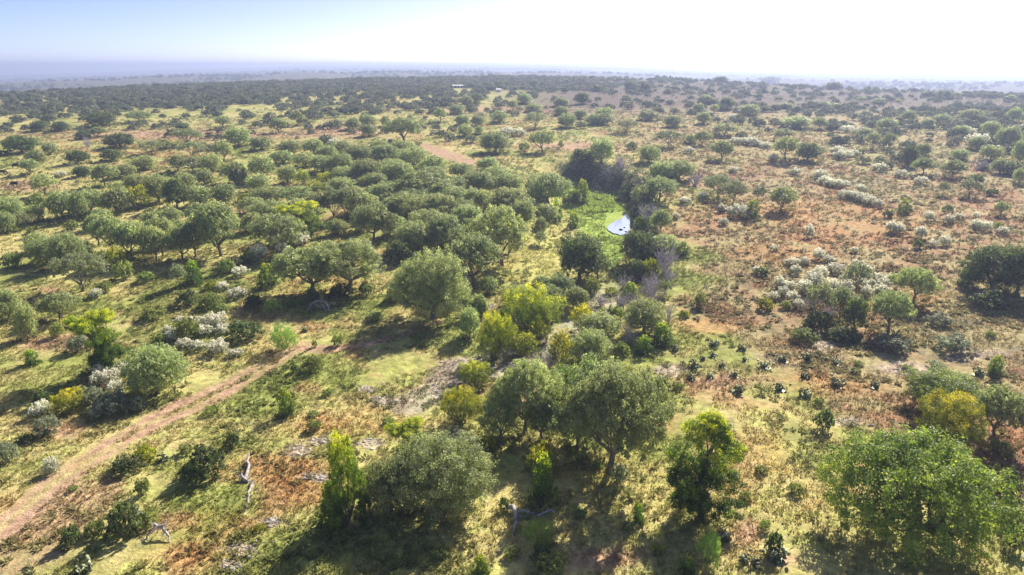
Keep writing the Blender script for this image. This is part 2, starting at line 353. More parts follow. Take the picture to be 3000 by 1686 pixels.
def lobe_leaves(lobes, total, size, rng, subk=16, out=.55, fill=.12, spread=.34, asp=.6, low=-.45, tb=None):
    """lobes: (cx,cy,cz,r,rz). leaf clumps spread through the shell of every lobe"""
    L = np.array(lobes); wt = L[:, 3]*L[:, 3]; wt = wt/wt.sum()
    PP, NN, TT = [], [], []
    for l, wg in zip(L, wt):
        n = max(6, int(total*wg)); k = max(3, min(subk, n//3))
        d = rng.normal(size=(k*2, 3)); d /= np.linalg.norm(d, axis=1)[:, None]; d = d[d[:, 2] > low][:k]; k = len(d)
        cs = d*rng.uniform(.55, 1.0, (k, 1)); which = rng.randint(0, k, n)
        q = rng.normal(size=(n, 3)); q /= np.linalg.norm(q, axis=1)[:, None]; q *= (rng.uniform(.2, 1, (n, 1)))**.6*spread*rng.uniform(.7, 1.3, (k, 1))[which]
        p = cs[which]+q; nf = rng.rand(n) < fill; p[nf] = d[which[nf]]*rng.rand(nf.sum(), 1)
        nrm = p*.5+q*1.5+np.array([0, 0, .35]); nrm /= np.linalg.norm(nrm, axis=1)[:, None]+1e-9
        ct = rng.rand(k)[which]
        PP.append(p*np.array([l[3], l[3], l[4]]) + l[:3]); NN.append(nrm); TT.append(np.clip(ct*.62 + rng.rand(n)*.40, 0, 1))
    P = np.concatenate(PP); Nn = np.concatenate(NN); T = np.concatenate(TT)
    if tb is not None: T = np.clip(T+tb(P), 0, 1)
    P[:, 2] = np.maximum(P[:, 2], .03)
    V, F = leaves(P, Nn, size, rng, out, asp); return V, F, T
def curve(a, b, rng, sag=.12, n=6):
    a = np.array(a, float); b = np.array(b, float); L = np.linalg.norm(b-a)
    m = (a+b)/2 + rng.normal(size=3)*L*sag + np.array([0, 0, -L*.05])
    t = np.linspace(0, 1, n)[:, None]; P = (1-t)**2*a + 2*t*(1-t)*m + t*t*b
    P[1:-1] += rng.normal(size=(n-2, 3))*L*.025; return P
def limbs(mb, lobes, base_r, fork, rng, nmain=5, lean=(0, 0), k=6):
    top = np.array([lean[0], lean[1], fork])
    mb.tube(curve((0, 0, -.4), top, rng, .06, 5), np.linspace(base_r*1.35, base_r*.85, 5), k+2)
    idx = list(range(len(lobes))); rng.shuffle(idx); mains = []
    for j, i in enumerate(idx):
        l = np.array(lobes[i][:3])
        if j < nmain or not mains:
            P = curve(top, l, rng, .12, 7); mb.tube(P, np.linspace(base_r*.62, base_r*.12, 7), k); mains.append(P)
        else:
            M = mains[int(np.argmin([np.linalg.norm(m[3]-l) for m in mains]))]
            P = curve(M[3], l, rng, .12, 5); mb.tube(P, np.linspace(base_r*.32, base_r*.07, 5), max(4, k-1))
        for q in range(3):
            e = P[-1]+rng.normal(size=3)*lobes[i][3]*.55
            mb.tube(curve(P[-2], e, rng, .1, 4), np.linspace(base_r*.10, base_r*.03, 4), 4)
GA = 2.399963
def dome_lobes(rng, Rr, Hh, n, zc, b, lr=(.28, .42), rad=(.55, .85), flat=.75, zlow=-.25):
    out = []; ph = rng.rand()*6.28
    for i in range(n):
        z = 1-(1-zlow)*(i+.5)/n; s = math.sqrt(max(0, 1-z*z)); a = ph+i*GA; f = rng.uniform(*rad); r = Rr*rng.uniform(*lr)
        out.append((Rr*f*s*math.cos(a), Rr*f*s*math.sin(a), Hh*zc + z*Hh*b*.66*rng.uniform(.8, 1.15), r, r*flat))
    return out

# ------------------------------------------------------------------ plant prototypes: dict part -> mesh
PROTO = {}
def reg(key, parts, Rr, Hh): PROTO[key] = (parts, Rr, Hh)
def rs(*a): return np.random.RandomState(abs(hash(a)) % (2**31) if False else sum(ord(c)*(i*7+3) for i, c in enumerate(''.join(map(str, a)))) % 99991)
LODQ = {0: 3.0, 1: 1.0, 2: .30, 3: .09}
def mk_tree(code, var, lod):
    rng = rs(code, var); q = LODQ[lod]; ls = q**-.45; tk = 6 if lod < 2 else (4 if lod == 2 else 3)
    mb = MB(); name = {'O': 'oak', 'L': 'oak', 'G': 'green', 'D': 'dark', 'M': 'mes', 'T': 'jun'}[code]
    if code in 'OM':
        Rr, Hh = 6., 8.
        n = 24 if code == 'O' else 16
        lo = dome_lobes(rng, Rr, Hh, n, .56, .46, (.24, .38), (.5, .92), .70, -.42 if code == 'O' else -.15)
        cx, cy = rng.normal()*.6, rng.normal()*.6
        limbs(mb, lo, .36 if code == 'O' else .24, Hh*(.2 if code == 'O' else .14), rng, 5 if code == 'O' else 6, (cx, cy), tk)
        V, F, T = lobe_leaves(lo, int((14500 if code == 'O' else 7500)*q), .17*ls, rng, 28, .62, .12, .28)
    elif code in 'LGD':
        Rr, Hh = 6., 8.
        lo = dome_lobes(rng, Rr, Hh, 32, .46, .52, (.22, .38), (.52, .92), .8, -.78)
        if code != 'x': lo = lo+[(Rr*.35*math.cos(q*1.05), Rr*.35*math.sin(q*1.05), Hh*rng.uniform(.45, .72), Rr*.34, Rr*.30) for q in range(6)]
        limbs(mb, lo[::2], .42, Hh*.16, rng, 5, (rng.normal()*.4, rng.normal()*.4), tk)
        V, F, T = lobe_leaves(lo, int(18000*q), .165*ls, rng, 34, .62, .12, .27)
    else:  # T: two-tiered cedar
        Rr, Hh = 3., 8.5
        side = -1 if var % 2 else 1
        up = [(side*.9+rng.normal()*1.0, rng.normal()*.9, 6.6+rng.normal()*.55, rng.uniform(.95, 1.4), rng.uniform(.75, 1.0)) for _ in range(13)]
        dn = [(-side*.35+rng.normal()*1.2, rng.normal()*1.1, max(.8, 2.7+rng.normal()*1.1), rng.uniform(1.0, 1.45), rng.uniform(.9, 1.3)) for _ in range(20)]
        dn += [(-side*.6+rng.normal()*.6, rng.normal()*.5, 4.3+rng.normal()*.3, .6, .6) for _ in range(3)]
        lo = up+dn; limbs(mb, lo, .26, 1.6, rng, 6, (0, 0), tk)
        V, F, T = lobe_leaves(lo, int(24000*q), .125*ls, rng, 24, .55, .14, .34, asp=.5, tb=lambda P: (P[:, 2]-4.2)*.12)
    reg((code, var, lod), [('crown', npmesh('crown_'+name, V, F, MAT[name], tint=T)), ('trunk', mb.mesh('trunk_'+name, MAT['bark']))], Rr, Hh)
def mk_con(code, var, lod):   # juniper, cedar: foliage to the ground, short stem
    rng = rs(code, var); q = LODQ[lod]; ls = q**-.45; mb = MB()
    if code == 'J':
        Rr, Hh = 2.4, 5.0; lo = []
        for i in range(30):
            z = .25+4.3*(i+.5)/30; s = Rr*.80*(1-(z/5.2)**2.2)*rng.uniform(.45, 1.05)+.1; a = i*GA+rng.rand()
            r = rng.uniform(.55, .95)*(1.15-.09*z); lo.append((s*math.cos(a), s*math.sin(a), z, r, r*1.15))
        mt, cnt = MAT['jun'], 12500
    else:
        Rr, Hh = 2.8, 4.8
        lo = dome_lobes(rng, Rr, Hh, 20, .45, .50, (.24, .40), (.55, .9), 1.05, -.75)
        mt, cnt = MAT['yel'], 9500
    for l in lo[::3]: mb.tube(curve((0, 0, -.2), l[:3], rng, .1, 5), np.linspace(.11, .03, 5), 5 if lod < 2 else 3)
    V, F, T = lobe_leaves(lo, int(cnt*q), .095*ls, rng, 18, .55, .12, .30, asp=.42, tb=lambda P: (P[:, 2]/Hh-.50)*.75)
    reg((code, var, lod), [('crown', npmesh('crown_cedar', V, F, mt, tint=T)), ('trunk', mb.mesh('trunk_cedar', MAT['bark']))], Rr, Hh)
def mk_shrub(code, var, lod):
    rng = rs(code, var); q = LODQ[lod]; ls = q**-.45
    mt = {'S': 'shrub', 'K': 'dark', 'Z': 'grey', 'W': 'white', 'F': 'feather', 'U': 'yel'}[code]
    Rr, Hh = 1.6, 1.7
    lo = dome_lobes(rng, Rr, Hh, 15, .36, .58, (.26, .42), (.45, .85), .9, -.55)
    cnt, sz, asp, sp_ = {'F': (4600, .075, .22, .5), 'W': (4200, .062, .7, .34)}.get(code, (4200, .072, .55, .38))
    tb = None
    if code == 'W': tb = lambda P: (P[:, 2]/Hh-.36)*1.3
    V, F, T = lobe_leaves(lo, int(cnt*q), sz*1.1*ls, rng, 14, .55, .13, sp_*.8, asp=asp, tb=tb)
    mb = MB()
    for l in lo[::2]: mb.tube(curve((rng.normal()*.08, rng.normal()*.08, -.1), l[:3], rng, .1, 4), np.linspace(.045, .012, 4), 4 if lod < 2 else 3)
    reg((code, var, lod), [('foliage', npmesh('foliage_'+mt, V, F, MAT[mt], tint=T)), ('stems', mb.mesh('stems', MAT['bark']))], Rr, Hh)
def mk_bare(code, var, lod):
    rng = rs(code, var); mb = MB(); Rr, Hh = 2.0, 2.4
    nb = 9; k = 4 if lod < 2 else 3; wd = 1.3 if lod < 2 else 2.6
    for i in range(nb):
        a = i*GA; tilt = rng.uniform(.15, 1.0); L = rng.uniform(1.4, 2.0)
        d = np.array([math.cos(a)*math.sin(tilt), math.sin(a)*math.sin(tilt), math.cos(tilt)])
        P = curve((0, 0, -.1), d*L, rng, .08, 6); mb.tube(P, np.linspace(.05, .018, 6)*wd, k)
        for j in range(8 if lod < 2 else 5):
            s = P[rng.randint(2, 6)]; e = s + (d*.6+rng.normal(size=3)*.55)*rng.uniform(.5, .95)
            e[2] = max(e[2], .1); Q = curve(s, e, rng, .08, 4); mb.tube(Q, np.linspace(.024, .010, 4)*wd, 3, False)
            for _ in range(6 if lod < 2 else 3):
                s2 = Q[rng.randint(1, 4)]; e2 = s2+(e-s)*.3+rng.normal(size=3)*.26
                mb.tube(np.array([s2, (s2+e2)/2+rng.normal(size=3)*.03, e2]), np.array([.013, .010, .006])*wd, 3, False)
    reg((code, var, lod), [('twigs', mb.mesh('twigs', MAT['lilac'], False))], Rr, Hh)
def mk_cactus(code, var, lod):
    rng = rs(code, var); V = []; F3 = []; T = []; n = 0; Rr, Hh = .74, .8; pads = []
    for i in range(14):
        a = rng.rand()*6.28; r = rng.rand()*.45; pads.append((np.array([r*math.cos(a), r*math.sin(a), .15]), 0))
    for p, g in list(pads):
        c = p
        for g in range(rng.randint(1, 4)):
            c = c+np.array([rng.normal()*.13, rng.normal()*.13, .2]); pads.append((c, g+1))
    ring = [np.array([.55*math.cos(t), .55*math.sin(t), -.05]) for t in np.linspace(0, 2*math.pi, 10, endpoint=False)]; V += ring+[np.array([0, 0, .12])]
    for j in range(10): F3.append((j, (j+1) % 10, 10)); T.append(.3)
    n = 11
    for c, g in pads:
        a = rng.rand()*3.14; u = np.array([math.cos(a), math.sin(a), rng.normal()*.3]); v = np.array([rng.normal()*.25, rng.normal()*.25, 1]); w_ = np.cross(u, v); w_ /= np.linalg.norm(w_)
        s = rng.uniform(.13, .18); ring = [c+(u*math.cos(t)*.8+v*math.sin(t))*s for t in np.linspace(0, 2*math.pi, 8, endpoint=False)]
        V += ring + [c+w_*.03, c-w_*.03]
        for j in range(8): F3 += [(n+j, n+(j+1) % 8, n+8), (n+(j+1) % 8, n+j, n+9)]
        T += [min(1, .2+.2*g+rng.rand()*.5)]*16; n += 10
    reg((code, var, lod), [('pads', npmesh('cactus_pads', np.array(V), None, MAT['cactus'], tint=T, F3=np.array(F3)))], Rr, Hh)
NVAR = dict(O=4, L=4, G=2, D=3, M=3, T=2, J=3, Y=3, S=3, K=2, Z=2, W=3, F=2, U=2, B=3, C=3)
def proto(code, var, lod):
    key = (code, var, lod)
    if key not in PROTO: (mk_tree if code in 'OLGDMT' else mk_con if code in 'JY' else mk_bare if code == 'B' else mk_cactus if code == 'C' else mk_shrub)(code, var, lod)
    return PROTO[key]
KIND = dict(  # name, category, look
    O=('live_oak', 'oak tree', 'bare-trunked grey oak'), L=('live_oak', 'oak tree', 'bushy grey oak'),
    G=('live_oak', 'oak tree', 'fresh green oak'), D=('live_oak', 'oak tree', 'dark green oak'),
    M=('mesquite_tree', 'mesquite tree', 'thin-crowned mesquite'), T=('cedar_tree', 'cedar tree', 'two-tiered cedar'),
    J=('juniper_tree', 'juniper tree', 'dark juniper'), Y=('cedar_tree', 'cedar tree', 'yellow-green cedar'),
    S=('shrub', 'shrub', 'leafy green shrub'), K=('shrub', 'shrub', 'dark rounded shrub'), Z=('shrub', 'shrub', 'dull grey shrub'),
    W=('flowering_shrub', 'flowering shrub', 'white-flowered shrub'), F=('feathery_shrub', 'shrub', 'feathery bush'),
    U=('shrub', 'shrub', 'yellow-green shrub'), B=('bare_shrub', 'bare shrub', 'leafless lilac shrub'), C=('prickly_pear', 'cactus', 'prickly pear clump'))
# ------------------------------------------------------------------ inventory: kind, centre, foot, width, height (photo pixels, put on the terrain below)
ROWS = """
G 2662 1650 470 392 the broad spreading oak filling the lower right corner
Y 2768 1330 205 192 bright green rounded tree just above the lower right oak
G 2755 1225 225 150 dark green wide oak crown behind the bright green rounded tree
O 2915 1287 135 148 oak with bare forked trunk at the right edge behind the corner oak
K 2935 1455 120 95 dark blue-green bush between the corner oak and the right edge
S 2925 1338 75 55
S 2950 1545 95 80 leafy green bush against the right flank of the corner oak
S 2965 1620 60 60
K 2268 1625 58 68 upright dark bush left of the corner oak
S 2240 1555 36 36
C 2270 1655 90 50
C 2215 1668 60 36
F 2075 1650 78 95 feathery light green bush at the bottom right of centre
C 2122 1592 72 50
C 2185 1658 58 56
J 2010 1690 50 62 small juniper cut by the bottom edge right of centre
U 1925 1625 40 30
T 2052 1512 180 262 tall two-tiered twisted cedar standing alone right of centre
J 1868 1532 36 60 small pointed juniper left of the twisted cedar
J 1588 1484 84 150 narrow conical juniper in front of the central oaks
Y 1590 1395 88 100 yellow cedar top rising behind the narrow juniper
K 1475 1497 34 42 small dark bush at the root of the fallen bleached limb
F 1578 1602 92 84 feathery green bush below the fallen bleached limb
K 1588 1650 62 50
S 1612 1690 110 52
J 1410 1690 48 62 small dark juniper at the bottom edge centre
Z 1812 1415 52 58 pale sage bush at the foot of the silver oak trunk
S 1750 1375 38 28
S 1700 1352 40 34
O 1788 1388 292 300 the big silver-leaved oak of the central clump, on a thick grey trunk
O 1748 1270 200 215 oak directly behind the big silver-leaved oak
O 1690 1325 150 155 low-limbed oak joining the silver oak from the left
O 1540 1270 215 208 oak with leaning dark trunk in the middle of the central clump
O 1592 1292 122 132 small oak in front of the leaning-trunk oak
O 1464 1297 110 130 slender oak on a thin curved trunk at the left of the central clump
G 1660 1185 160 118 oak crown at the back of the central clump
Y 1390 1142 102 92 rounded bright yellow cedar nearest the rocky wash
Y 1352 1250 136 122 large bright yellow cedar beside the central oaks
Z 1330 1312 96 58
Y 1420 1332 74 60
T 1206 1352 104 118 sparse yellow cedar leaning over a pale rock
J 1018 1542 138 250 tall dark juniper leaning left in the lower foreground
L 1290 1522 290 245 wide grey oak mass beside the tall dark juniper
J 978 1530 84 120 short dark juniper at the left foot of the tall dark juniper
L 1148 1508 150 170 paler oak joined between the dark juniper and the wide grey oak
Y 1255 1335 66 60 yellow cedar peeping over the wide grey oak
Y 1375 1345 66 54
Y 1550 978 180 150 big dark cedar with yellow shoots in the creekside thicket
Y 1455 1057 106 150 cedar with a lit yellow top at the left of the creekside thicket
Y 1535 1050 86 80 small brilliant yellow cedar at the front of the creekside thicket
L 1732 1060 124 98 grey-green oak at the front right of the creekside thicket
L 1755 1002 132 90 silvery oak inside the creekside thicket
Y 1642 1085 76 122 slim olive cedar in the front of the creekside thicket
Y 1575 1005 80 66
L 1885 982 126 108 rounded pale oak at the right end of the creekside thicket
J 1940 1012 76 70 olive juniper at the right corner of the creekside thicket
J 1886 1038 56 56 small round juniper below the right corner of the creekside thicket
S 1820 1042 60 40
Y 1702 978 66 90
L 1690 907 76 70
L 1610 900 90 70
J 1765 932 32 34
S 1800 938 50 48
B 1612 1092 70 66 leafless lilac bush in the front of the creekside thicket
B 1843 1008 54 62
B 1955 948 54 60
U 2003 930 30 22
S 2050 899 38 46 small round bush standing alone on the red slope right of the thicket
K 1933 1168 74 60 dark round bush with deep shade right of the central oaks
S 1983 1144 34 26
S 1883 1129 32 22
C 1975 1032 40 18
C 2090 1017 40 18
C 2175 1029 38 18
C 2032 1082 50 22
C 2057 1057 26 18
C 2087 1048 34 14
C 2184 1060 26 17
C 2023 1116 44 25
C 2080 1110 34 17
C 2151 1107 40 21
C 2158 1154 56 24
S 1960 1222 38 23
C 2118 1079 36 17
C 2293 1062 47 21
C 2242 1080 44 21
C 2365 1057 46 19
C 2415 1059 28 15
C 2452 1071 36 21
S 2515 1074 32 15
S 2506 1095 32 19
C 2357 1110 44 26
C 2452 1137 58 35
C 2563 1139 46 33
C 2287 1149 48 23
C 2360 1169 54 25
S 2398 1189 34 25
K 2413 1260 58 64 dark upright bush midway between the twisted cedar and the bright green tree
S 2655 1085 32 15
Z 2740 1082 46 28
Z 2790 1030 94 30
J 2915 1100 44 56 small round juniper on the far side of the right-hand trees
C 2865 1105 52 25
S 2913 1142 32 19
Z 2750 957 72 20
S 2900 989 36 17
K 2476 1005 84 34
Z 2610 1032 102 48
S 2350 1005 82 42
S 2300 905 40 24
M 2393 942 88 108 leafless-topped mesquite at the left of the white flowering thicket
M 2460 937 74 98
D 2500 967 72 100 dark narrow oak under the white flowering thicket
O 2603 970 112 118 pale oak with single trunk right of the white flowering thicket
O 2673 887 112 104 flat-topped oak behind the pale oak at right
M 2508 862 86 92 olive mesquite in the heart of the white flowering thicket
K 2400 965 100 50
K 2460 1000 80 34
D 2905 852 155 140 broad dark oak of the group at the right edge
D 2980 862 120 150 tall dark oak cut by the right edge
D 2835 835 60 60
K 2900 905 110 40
W 2399 762 40 30
W 2428 772 32 22
W 2318 780 46 20
W 2353 777 32 22
W 2333 805 34 24
W 2403 817 44 32
W 2445 802 52 26
W 2512 785 38 20
W 2380 847 58 46
W 2282 844 32 30
W 2308 847 36 22
W 2568 827 50 26
W 2552 842 26 22
W 2583 862 46 26
W 2608 825 26 20
W 2322 885 36 28
W 2535 805 46 26
W 2475 828 40 24
W 2368 695 25 33 single white-flowered bush alone on the red slope
W 2610 682 32 30
W 2630 684 32 26
W 2698 700 32 33
W 2765 720 28 26
W 2733 723 26 18
W 2777 656 32 24
W 2808 645 28 18
W 2720 647 32 24
W 2858 672 30 24
W 2885 676 34 24
W 2935 689 38 22
W 2501 741 22 15
W 2857 644 20 20
W 2475 582 40 22
W 2500 587 42 24
W 2527 594 42 24
W 2552 602 42 24
W 2572 608 30 20
W 2415 542 38 22
W 2440 549 38 22
W 2466 551 38 20
W 2402 524 38 22
W 2165 637 64 34 large white-flowered bush beside the open oak right of the creek
W 2112 622 24 22
W 1980 642 22 16
W 2003 599 36 20
W 2215 800 26 18
W 2268 735 22 16
O 2287 619 82 68 lone small oak with forked trunk on the red slope
K 2303 568 32 22
J 2203 642 46 56
M 2762 577 45 42 leaning mesquite on the far right slope
M 2838 580 74 52
O 2930 632 40 40
J 2648 627 44 44
K 2600 639 32 24
K 2688 729 32 28
K 2777 620 32 20
S 2925 674 26 26
K 2907 574 44 22
K 2227 568 44 20
K 2233 807 44 26
U 2242 909 50 36
M 2102 578 92 66 open mesquite right of the creek bluff
M 2147 600 92 68 open mesquite with several thin trunks just right of the creek bluff
O 1930 590 100 70
O 1880 600 62 56
K 1880 692 66 62 dark bush hanging on the creek bluff
K 1866 650 50 46
B 1888 645 62 46
O 1935 692 62 76
D 1870 777 112 104 dark oak on the near end of the creek bluff
L 1945 748 92 62
J 2000 750 42 40
U 1905 808 50 54 yellow-green bush below the dark bluff oak
D 1872 815 48 54
B 1948 798 76 88 tall leafless lilac bush on the near bluff
B 1905 885 90 76
B 1860 905 60 50
M 1945 872 40 54
J 1845 875 50 48
B 1820 898 54 44
U 1790 864 38 24
D 1700 824 152 142 ragged dark oak with split trunk alone in the creek meadow
O 1752 818 72 70
S 1733 862 52 50
L 1640 875 92 72
L 1590 865 80 60
L 1520 905 90 70
J 1705 600 42 72 dark pointed juniper above the green marsh
K 1678 604 62 40
J 1680 668 36 48
L 1605 595 120 90
L 1490 562 88 55
L 1490 640 134 92 rounded oak behind the tall meadow-edge oak
L 1530 668 84 88
L 1600 648 72 52
J 1628 648 38 64
L 1585 683 42 48
O 1470 780 172 168 tall oak with two trunks at the edge of the creek meadow
M 1582 722 44 42
O 1388 838 168 145 oak with bare dark trunk left of the meadow-edge oak
L 1270 940 218 212 the massive billowing oak left of the creekside thicket
L 1225 738 145 95
L 1300 730 125 105
L 1255 690 115 80
L 1365 690 112 92
L 1375 990 62 92
S 1405 932 52 60
O 1093 707 112 108 oak with crooked trunk at the edge of the shaded glade
M 1128 708 80 90
M 975 647 92 92
M 1020 642 82 96
M 930 652 76 86
T 893 698 112 104 yellow-green cedar with bare stem in the left wood
O 818 742 142 114 rounded oak with low dark limbs left of the twin oaks
L 790 648 120 64
L 740 625 70 50
O 870 600 92 54
L 790 595 100 52
U 718 592 40 28 small bright yellow bush beside the bare dirt patch
Y 922 564 52 38
Y 952 548 44 46 bright yellow cedar glowing in the dense wood
Y 888 540 46 46
Y 1090 508 50 30
Y 1120 500 40 26
O 1015 852 212 148 right one of the wide twin oaks above the track
O 905 860 190 138 left one of the wide twin oaks above the track
K 917 882 44 40
K 1000 873 84 38
K 1072 865 50 40
J 730 777 50 44
J 785 840 58 68
K 747 904 56 44
F 797 917 60 44
W 880 722 60 32
W 848 778 36 42
W 830 745 40 30
M 243 854 152 118 pale mesquite with a long bare trunk at left
O 178 937 102 80 small flat-topped oak with a dark stem near the left edge
L 25 940 90 95
L 82 995 66 108
O 330 742 92 110
O 290 722 82 90
O 385 764 82 112
O 460 767 72 102
O 478 750 92 112
O 535 762 82 92
O 575 754 86 106
O 647 750 136 148 spreading silver oak at the right end of the left grove
L 450 668 64 52
L 500 658 72 52
O 590 658 92 62
L 140 773 100 82
L 200 785 100 108
S 38 787 58 50
Y 345 792 62 72
S 365 817 60 52
L 35 665 92 92
L 20 685 62 72
M 75 672 62 46
K 92 699 34 26
L 185 640 82 82
L 237 645 52 86
S 212 674 42 28
L 270 625 92 72
L 345 625 86 78
Y 408 615 70 76
L 465 595 92 86
D 520 610 82 92
L 585 604 76 62
L 660 600 76 66
O 132 572 66 60
O 308 547 72 62
S 110 612 60 44
K 243 517 46 30
K 553 897 70 52
S 620 902 76 46
U 620 849 34 28
S 452 937 76 46
S 650 927 50 38
M 527 847 56 70
J 567 832 52 70
S 428 827 54 36
S 310 857 44 34
W 652 852 42 24
W 697 874 54 28
W 708 810 52 26
S 665 802 56 46
W 283 874 36 24
T 305 1090 122 172 shaggy two-tiered cedar with dead limbs at left
Z 232 1032 60 52
J 95 1069 44 46 lone small juniper near the left edge
S 170 987 44 44
S 218 957 37 40
L 462 1162 172 156 large rounded oak left of the dirt track
W 362 1098 60 36
W 325 1132 56 46
W 300 1110 40 40
Z 325 1220 110 72
Z 400 1208 60 50
Z 265 1190 70 60
Y 210 1209 102 78 bright yellow-green cedar left of the track
K 127 1192 58 50
W 112 1224 48 38
Z 140 1278 70 60
K 75 1300 50 30
F 615 1217 34 30 tiny feathery bush on the edge of the dirt track
W 528 957 38 28
W 530 977 40 22
W 632 962 66 40
W 652 980 52 26
W 492 980 28 22
S 550 992 82 62
S 475 1005 56 30
K 712 997 117 64 dark spreading bush among the white-flowered shrubs at left
W 545 1022 52 26
W 585 1027 44 28
W 640 1037 62 38
W 690 1047 42 18
F 835 1027 84 78 feathery bright green bush at the head of the dirt track
S 990 1014 36 36
S 922 1018 18 22
S 918 1090 70 50 leafy bush just right of the upper dirt track
K 862 1094 28 28
J 840 1220 54 78 lone rounded juniper in the open grass right of the track
S 918 1224 38 22
S 922 1264 46 38
C 892 974 34 20
S 1245 1018 30 16
K 605 1402 122 100 dark round bush alone between the track and the bleached snag
K 560 1404 62 52
K 683 1314 44 48
S 545 1332 48 34
U 428 1352 58 52
C 477 1360 54 30
W 155 1387 42 40 small white-flowered bush beside the lower dirt track
Z 25 1357 62 66
S 420 1452 46 52
K 370 1577 112 102 large dark bush in the lower left corner
S 432 1547 82 62
W 403 1542 50 46 white-flowered bush against the large dark lower left bush
K 215 1600 60 60
S 285 1572 64 54
C 247 1692 82 42
C 90 1688 30 24
S 215 1442 32 16
K 370 1395 100 22
U 760 1560 40 26
S 1000 1590 50 30
S 1290 1640 60 40
S 1500 1640 60 40
S 1840 1560 50 34
S 1700 1520 50 30
S 1140 1250 46 30
S 960 1160 36 24
S 1180 1330 40 30
S 2180 1470 40 32
S 2120 1330 30 20
S 2230 1390 40 28
S 2330 1450 46 36
D 119 385 50 32
D 178 385 52 30
D 300 370 92 34
O 412 359 70 32
D 535 382 42 22
O 655 377 50 36
O 818 390 52 42
O 872 369 40 42
D 353 434 88 44
D 480 439 38 30
D 247 409 44 26
O 288 404 47 30
B 260 432 30 32
D 65 450 88 54
L 147 454 40 36
O 656 474 52 60
L 700 430 80 58
L 765 440 68 40
M 550 426 96 47
D 330 472 60 36
D 230 480 70 40
L 105 472 62 32
O 90 512 54 44
D 240 519 48 34
L 425 497 64 42
O 522 502 52 44
O 690 537 82 60
O 770 532 76 72
L 845 537 62 56
M 445 452 76 40
M 565 462 82 47
M 565 505 52 44
L 620 500 70 50
L 370 520 60 40
L 360 590 60 40
O 1183 421 98 74 big lone rounded oak beside the little dark blind
L 1450 448 96 64 left one of two rounded oaks beyond the creek meadow
O 1590 447 74 64 right one of two rounded oaks beyond the creek meadow
L 1362 400 48 36
L 1403 395 32 26
S 1535 443 34 26
J 1643 430 18 20
L 1763 478 78 74
D 1705 496 72 62
M 1836 389 62 38
M 1958 432 80 50
K 1850 438 36 22
M 1570 378 70 48
L 1645 339 44 28
L 1700 349 42 30
L 1740 367 62 34
L 1770 354 62 40
L 1765 367 72 36
O 1463 361 52 34
L 1355 369 50 32
L 1400 370 44 34
O 1291 359 42 40
L 1338 336 52 30
O 1501 328 34 34
L 1563 330 50 26
O 1367 313 46 30
D 1390 305 60 32
L 1535 306 48 34
L 1645 314 52 28
D 1705 307 44 36
L 1970 374 58 38
L 1900 354 68 26
L 1660 375 57 44
L 1076 367 54 32
L 1035 380 50 36
L 1080 400 48 36
L 1130 373 32 34
L 1050 480 92 58
L 1130 485 102 62
L 1210 492 92 62
L 1270 512 84 58
L 1000 510 92 62
L 1080 532 112 68
L 1170 542 112 72
L 1265 556 112 72
L 1335 566 82 52
L 945 505 82 52
L 895 490 70 44
L 1400 556 92 58
L 1450 538 82 52
L 1000 580 102 62
O 1240 588 152 82 broad oak on several trunks deep in the central wood
L 1330 606 102 64
L 1130 598 112 64
L 1060 630 102 68
L 1190 640 122 78
L 1285 650 122 84
L 1345 650 100 70
L 1420 612 64 58
L 960 470 70 44
L 1110 440 60 30
L 1180 450 70 40
L 830 480 70 40
L 1160 690 70 60
L 1430 680 60 56
K 1170 770 90 60 dark shaded bush beside the glade left of the massive oak
B 1820 512 80 52
B 1785 530 60 44
L 1900 478 64 54
L 1935 532 74 62
L 1990 528 92 60
B 2035 545 50 44
K 1800 560 56 40
K 1845 585 50 40
O 2300 470 74 68 dark domed oak on the right plain
D 2365 472 78 56 lower dark oak touching the domed oak on the right plain
O 2295 414 54 36
O 2122 400 67 38
O 2115 470 64 54
O 2057 426 48 40
L 2025 420 40 26
L 2332 377 82 34
O 2400 382 44 36
M 2555 440 46 52
L 2535 404 50 30
M 2603 439 46 48
L 2595 382 64 36
L 2718 375 40 28
L 2756 362 50 28
L 2660 358 50 34
O 2703 514 62 50
O 2790 520 60 50
D 2660 488 48 62
L 2703 460 42 42
L 2812 404 46 38
L 2840 360 68 40
L 2970 359 46 44
L 2900 400 60 46
L 2950 430 70 60
L 2985 480 50 70
L 2900 470 60 46
L 2860 440 50 40
L 2930 510 60 46
L 2985 540 40 50
L 2810 470 50 34
K 2860 540 50 30
B 2870 500 60 40
D 2112 242 42 15
D 2255 248 52 19
D 2442 262 48 15
L 2065 304 52 26
D 2127 322 46 36
L 2092 331 30 26
L 2045 327 36 26
L 2195 340 62 34
L 2303 320 42 18
L 2373 315 24 22
L 2410 319 44 22
L 2523 299 30 16
L 2573 304 38 16
L 2632 302 24 11
D 2720 284 40 16
D 2765 292 48 28
L 2805 284 26 14
L 2061 364 46 36
D 1735 236 30 14
D 1750 270 32 22
D 1655 274 30 20
D 1850 262 34 26
D 1890 268 36 28
D 1565 256 32 20
D 1440 262 26 16
D 1462 260 34 24
L 2450 320 40 18
L 2960 296 30 18
W 2330 512 36 16
W 2450 455 50 16
W 2500 460 40 14
W 2470 465 46 14
W 2190 425 40 12
W 2220 430 30 12
W 2150 352 34 12
W 2160 424 40 14
W 2205 428 46 14
W 2240 434 34 12
W 2480 390 40 12
W 2520 395 40 12
W 2860 425 60 12
W 2830 400 50 10
W 1490 400 50 12
W 1520 398 40 14
W 1460 357 40 10
W 2020 450 30 16
W 2265 470 30 16
W 920 420 20 10
W 980 430 40 12
W 560 490 26 14
W 180 520 34 14
L 880 640 80 60
L 990 690 60 50
L 1060 680 70 56
L 1150 640 90 60
L 1220 610 100 64
